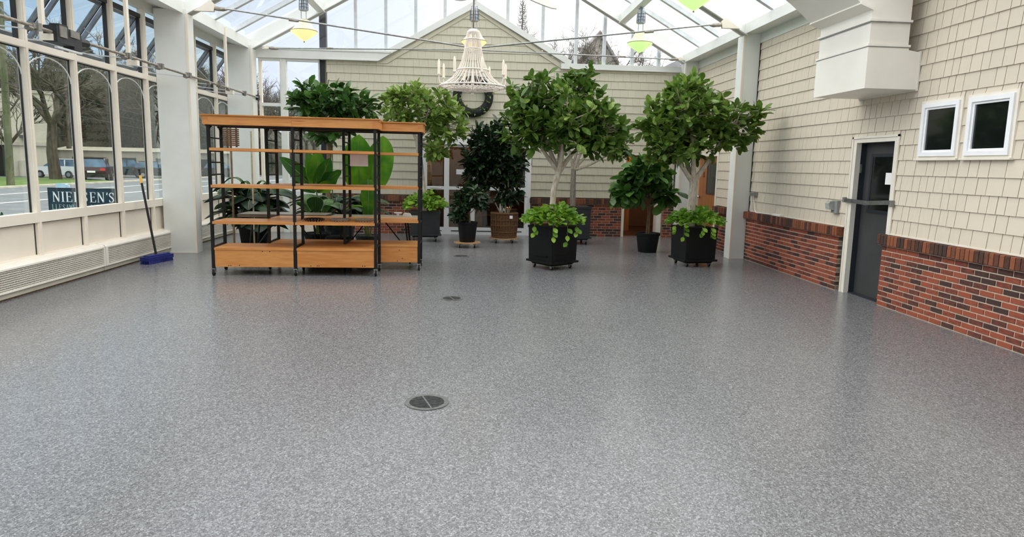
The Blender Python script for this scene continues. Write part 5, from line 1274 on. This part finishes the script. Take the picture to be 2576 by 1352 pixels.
lettering("LLESAWERDE", -.73, .975, .78, .125, t, 'sign_grey'); lettering("RLEECLL", .14, .975, .52, .125, t, 'sign_grey')
obj('sign_lamp', MB().box(-.62, .0, 1.49, -.40, .10, 1.59).box(-.40, .02, 1.49, -.34, .08, 1.56), 'ice_blue', t)

# low bushes under the street windows
for k, (y, hh) in enumerate(((7.6, 1.50), (8.5, 1.52), (9.4, 1.42))):
    t = thing('clipped_bush', ('low green bush outside the sill, nearest the camera', 'low green bush outside the sill, in the middle', 'low green bush outside the sill, nearest the sign')[k], 'bush', (-6.3, y, G), group='low bushes under the street windows')
    obj('trunk', MB().tube([(0, 0, -.05), (0, 0, .7)], .03, 6), 'bark_brown', t)
    its = []
    for q in range(420):
        d = rand_dir(); d[2] = abs(d[2]); p = np.array([.42*d[0], .55*d[1], hh*(.35+.62*d[2])]); its.append((p, d+rng.normal(size=3)*.5, np.array([0, 0, 1.0])+rng.normal(size=3)*.5, rng.uniform(.06, .11)))
    put_leaves(t, its, 'leaf_deep', .7, 0)

# behind the gable: conifer, thicket and a house roof
t = thing('conifer', 'thin winter conifer seen over the gable, nearest the ridge', 'tree', (3.1, 40, G), group='trees seen over the gable')
obj('trunk', MB().tube([(0, 0, -.2), (0, 0, 12)], [.16, .02], 8), 'bark_dark', t, True)
mb = MB()
for k in range(170):
    z = 4+7.9*(k/170); a = k*2.4; L = 1.05*(1-(z-4)/8.4)+.12
    mb.tube([(0, 0, z), (L*.6*math.cos(a), L*.6*math.sin(a), z-.05), (L*math.cos(a), L*math.sin(a), z+.12)], [.022, .016, .008], 4)
    for q in (.5, .8): mb.tube([(L*q*math.cos(a), L*q*math.sin(a), z), (L*(q+.1)*math.cos(a+.5), L*(q+.1)*math.sin(a+.5), z-.3)], .008, 3)
o = obj('branches', mb, 'twig', t); o['kind'] = 'stuff'
for (x, y, h, lb) in ((6.9, 62, 16.5, 'bare thicket tree over the gable, next to the conifer'), (8.4, 55, 15.5, 'bare thicket tree over the gable, in front of the others'), (9.3, 60, 17.5, 'bare thicket tree over the gable, left of the dark roof'), (14.4, 60, 15.5, 'pale bare tree over the gable, right of the dark roof'), (18.6, 62, 14.5, 'bare tree over the gable rail, nearest the white corner')):
    r_ = dup(p3, (x, y, G), rng.uniform(0, 6), lb, h/17.); r_['group'] = 'trees seen over the gable'
t = thing('gabled_house', 'grey gabled house showing over the gable wall', 'building', (12.0, 62, G))
obj('wall', MB().prism([(-1.6, 0), (1.6, 0), (1.6, 12.0), (0, 14.4), (-1.6, 12.0)], 'y', 0, 7), 'shed', t)
obj('roof', MB().prism([(-1.9, 11.7), (0, 14.45), (1.9, 11.7), (1.9, 12.0), (0, 14.8), (-1.9, 12.0)], 'y', -.4, 7.4), 'hazed_roof', t)
obj('window', B(-.5, -.06, 10.4, .5, 0, 11.8), 'car_glass', t)
t = thing('side_roof', 'grey slate roof of the neighbouring wing beyond the shingled wall', 'building', (8.6, 19.0, 0))
obj('roof', MB().prism([(-2.9, 4.0), (2.9, 4.0), (1.6, 5.35), (-1.3, 5.35)], 'y', -2.0, 6), 'slate_plastic', t)
obj('wall', B(-2.6, -1.8, G, 2.6, 5.8, 4.0), 'shed', t); obj('fascia', B(-2.95, -2.05, 3.9, 2.95, -1.98, 4.06), 'trim', t)
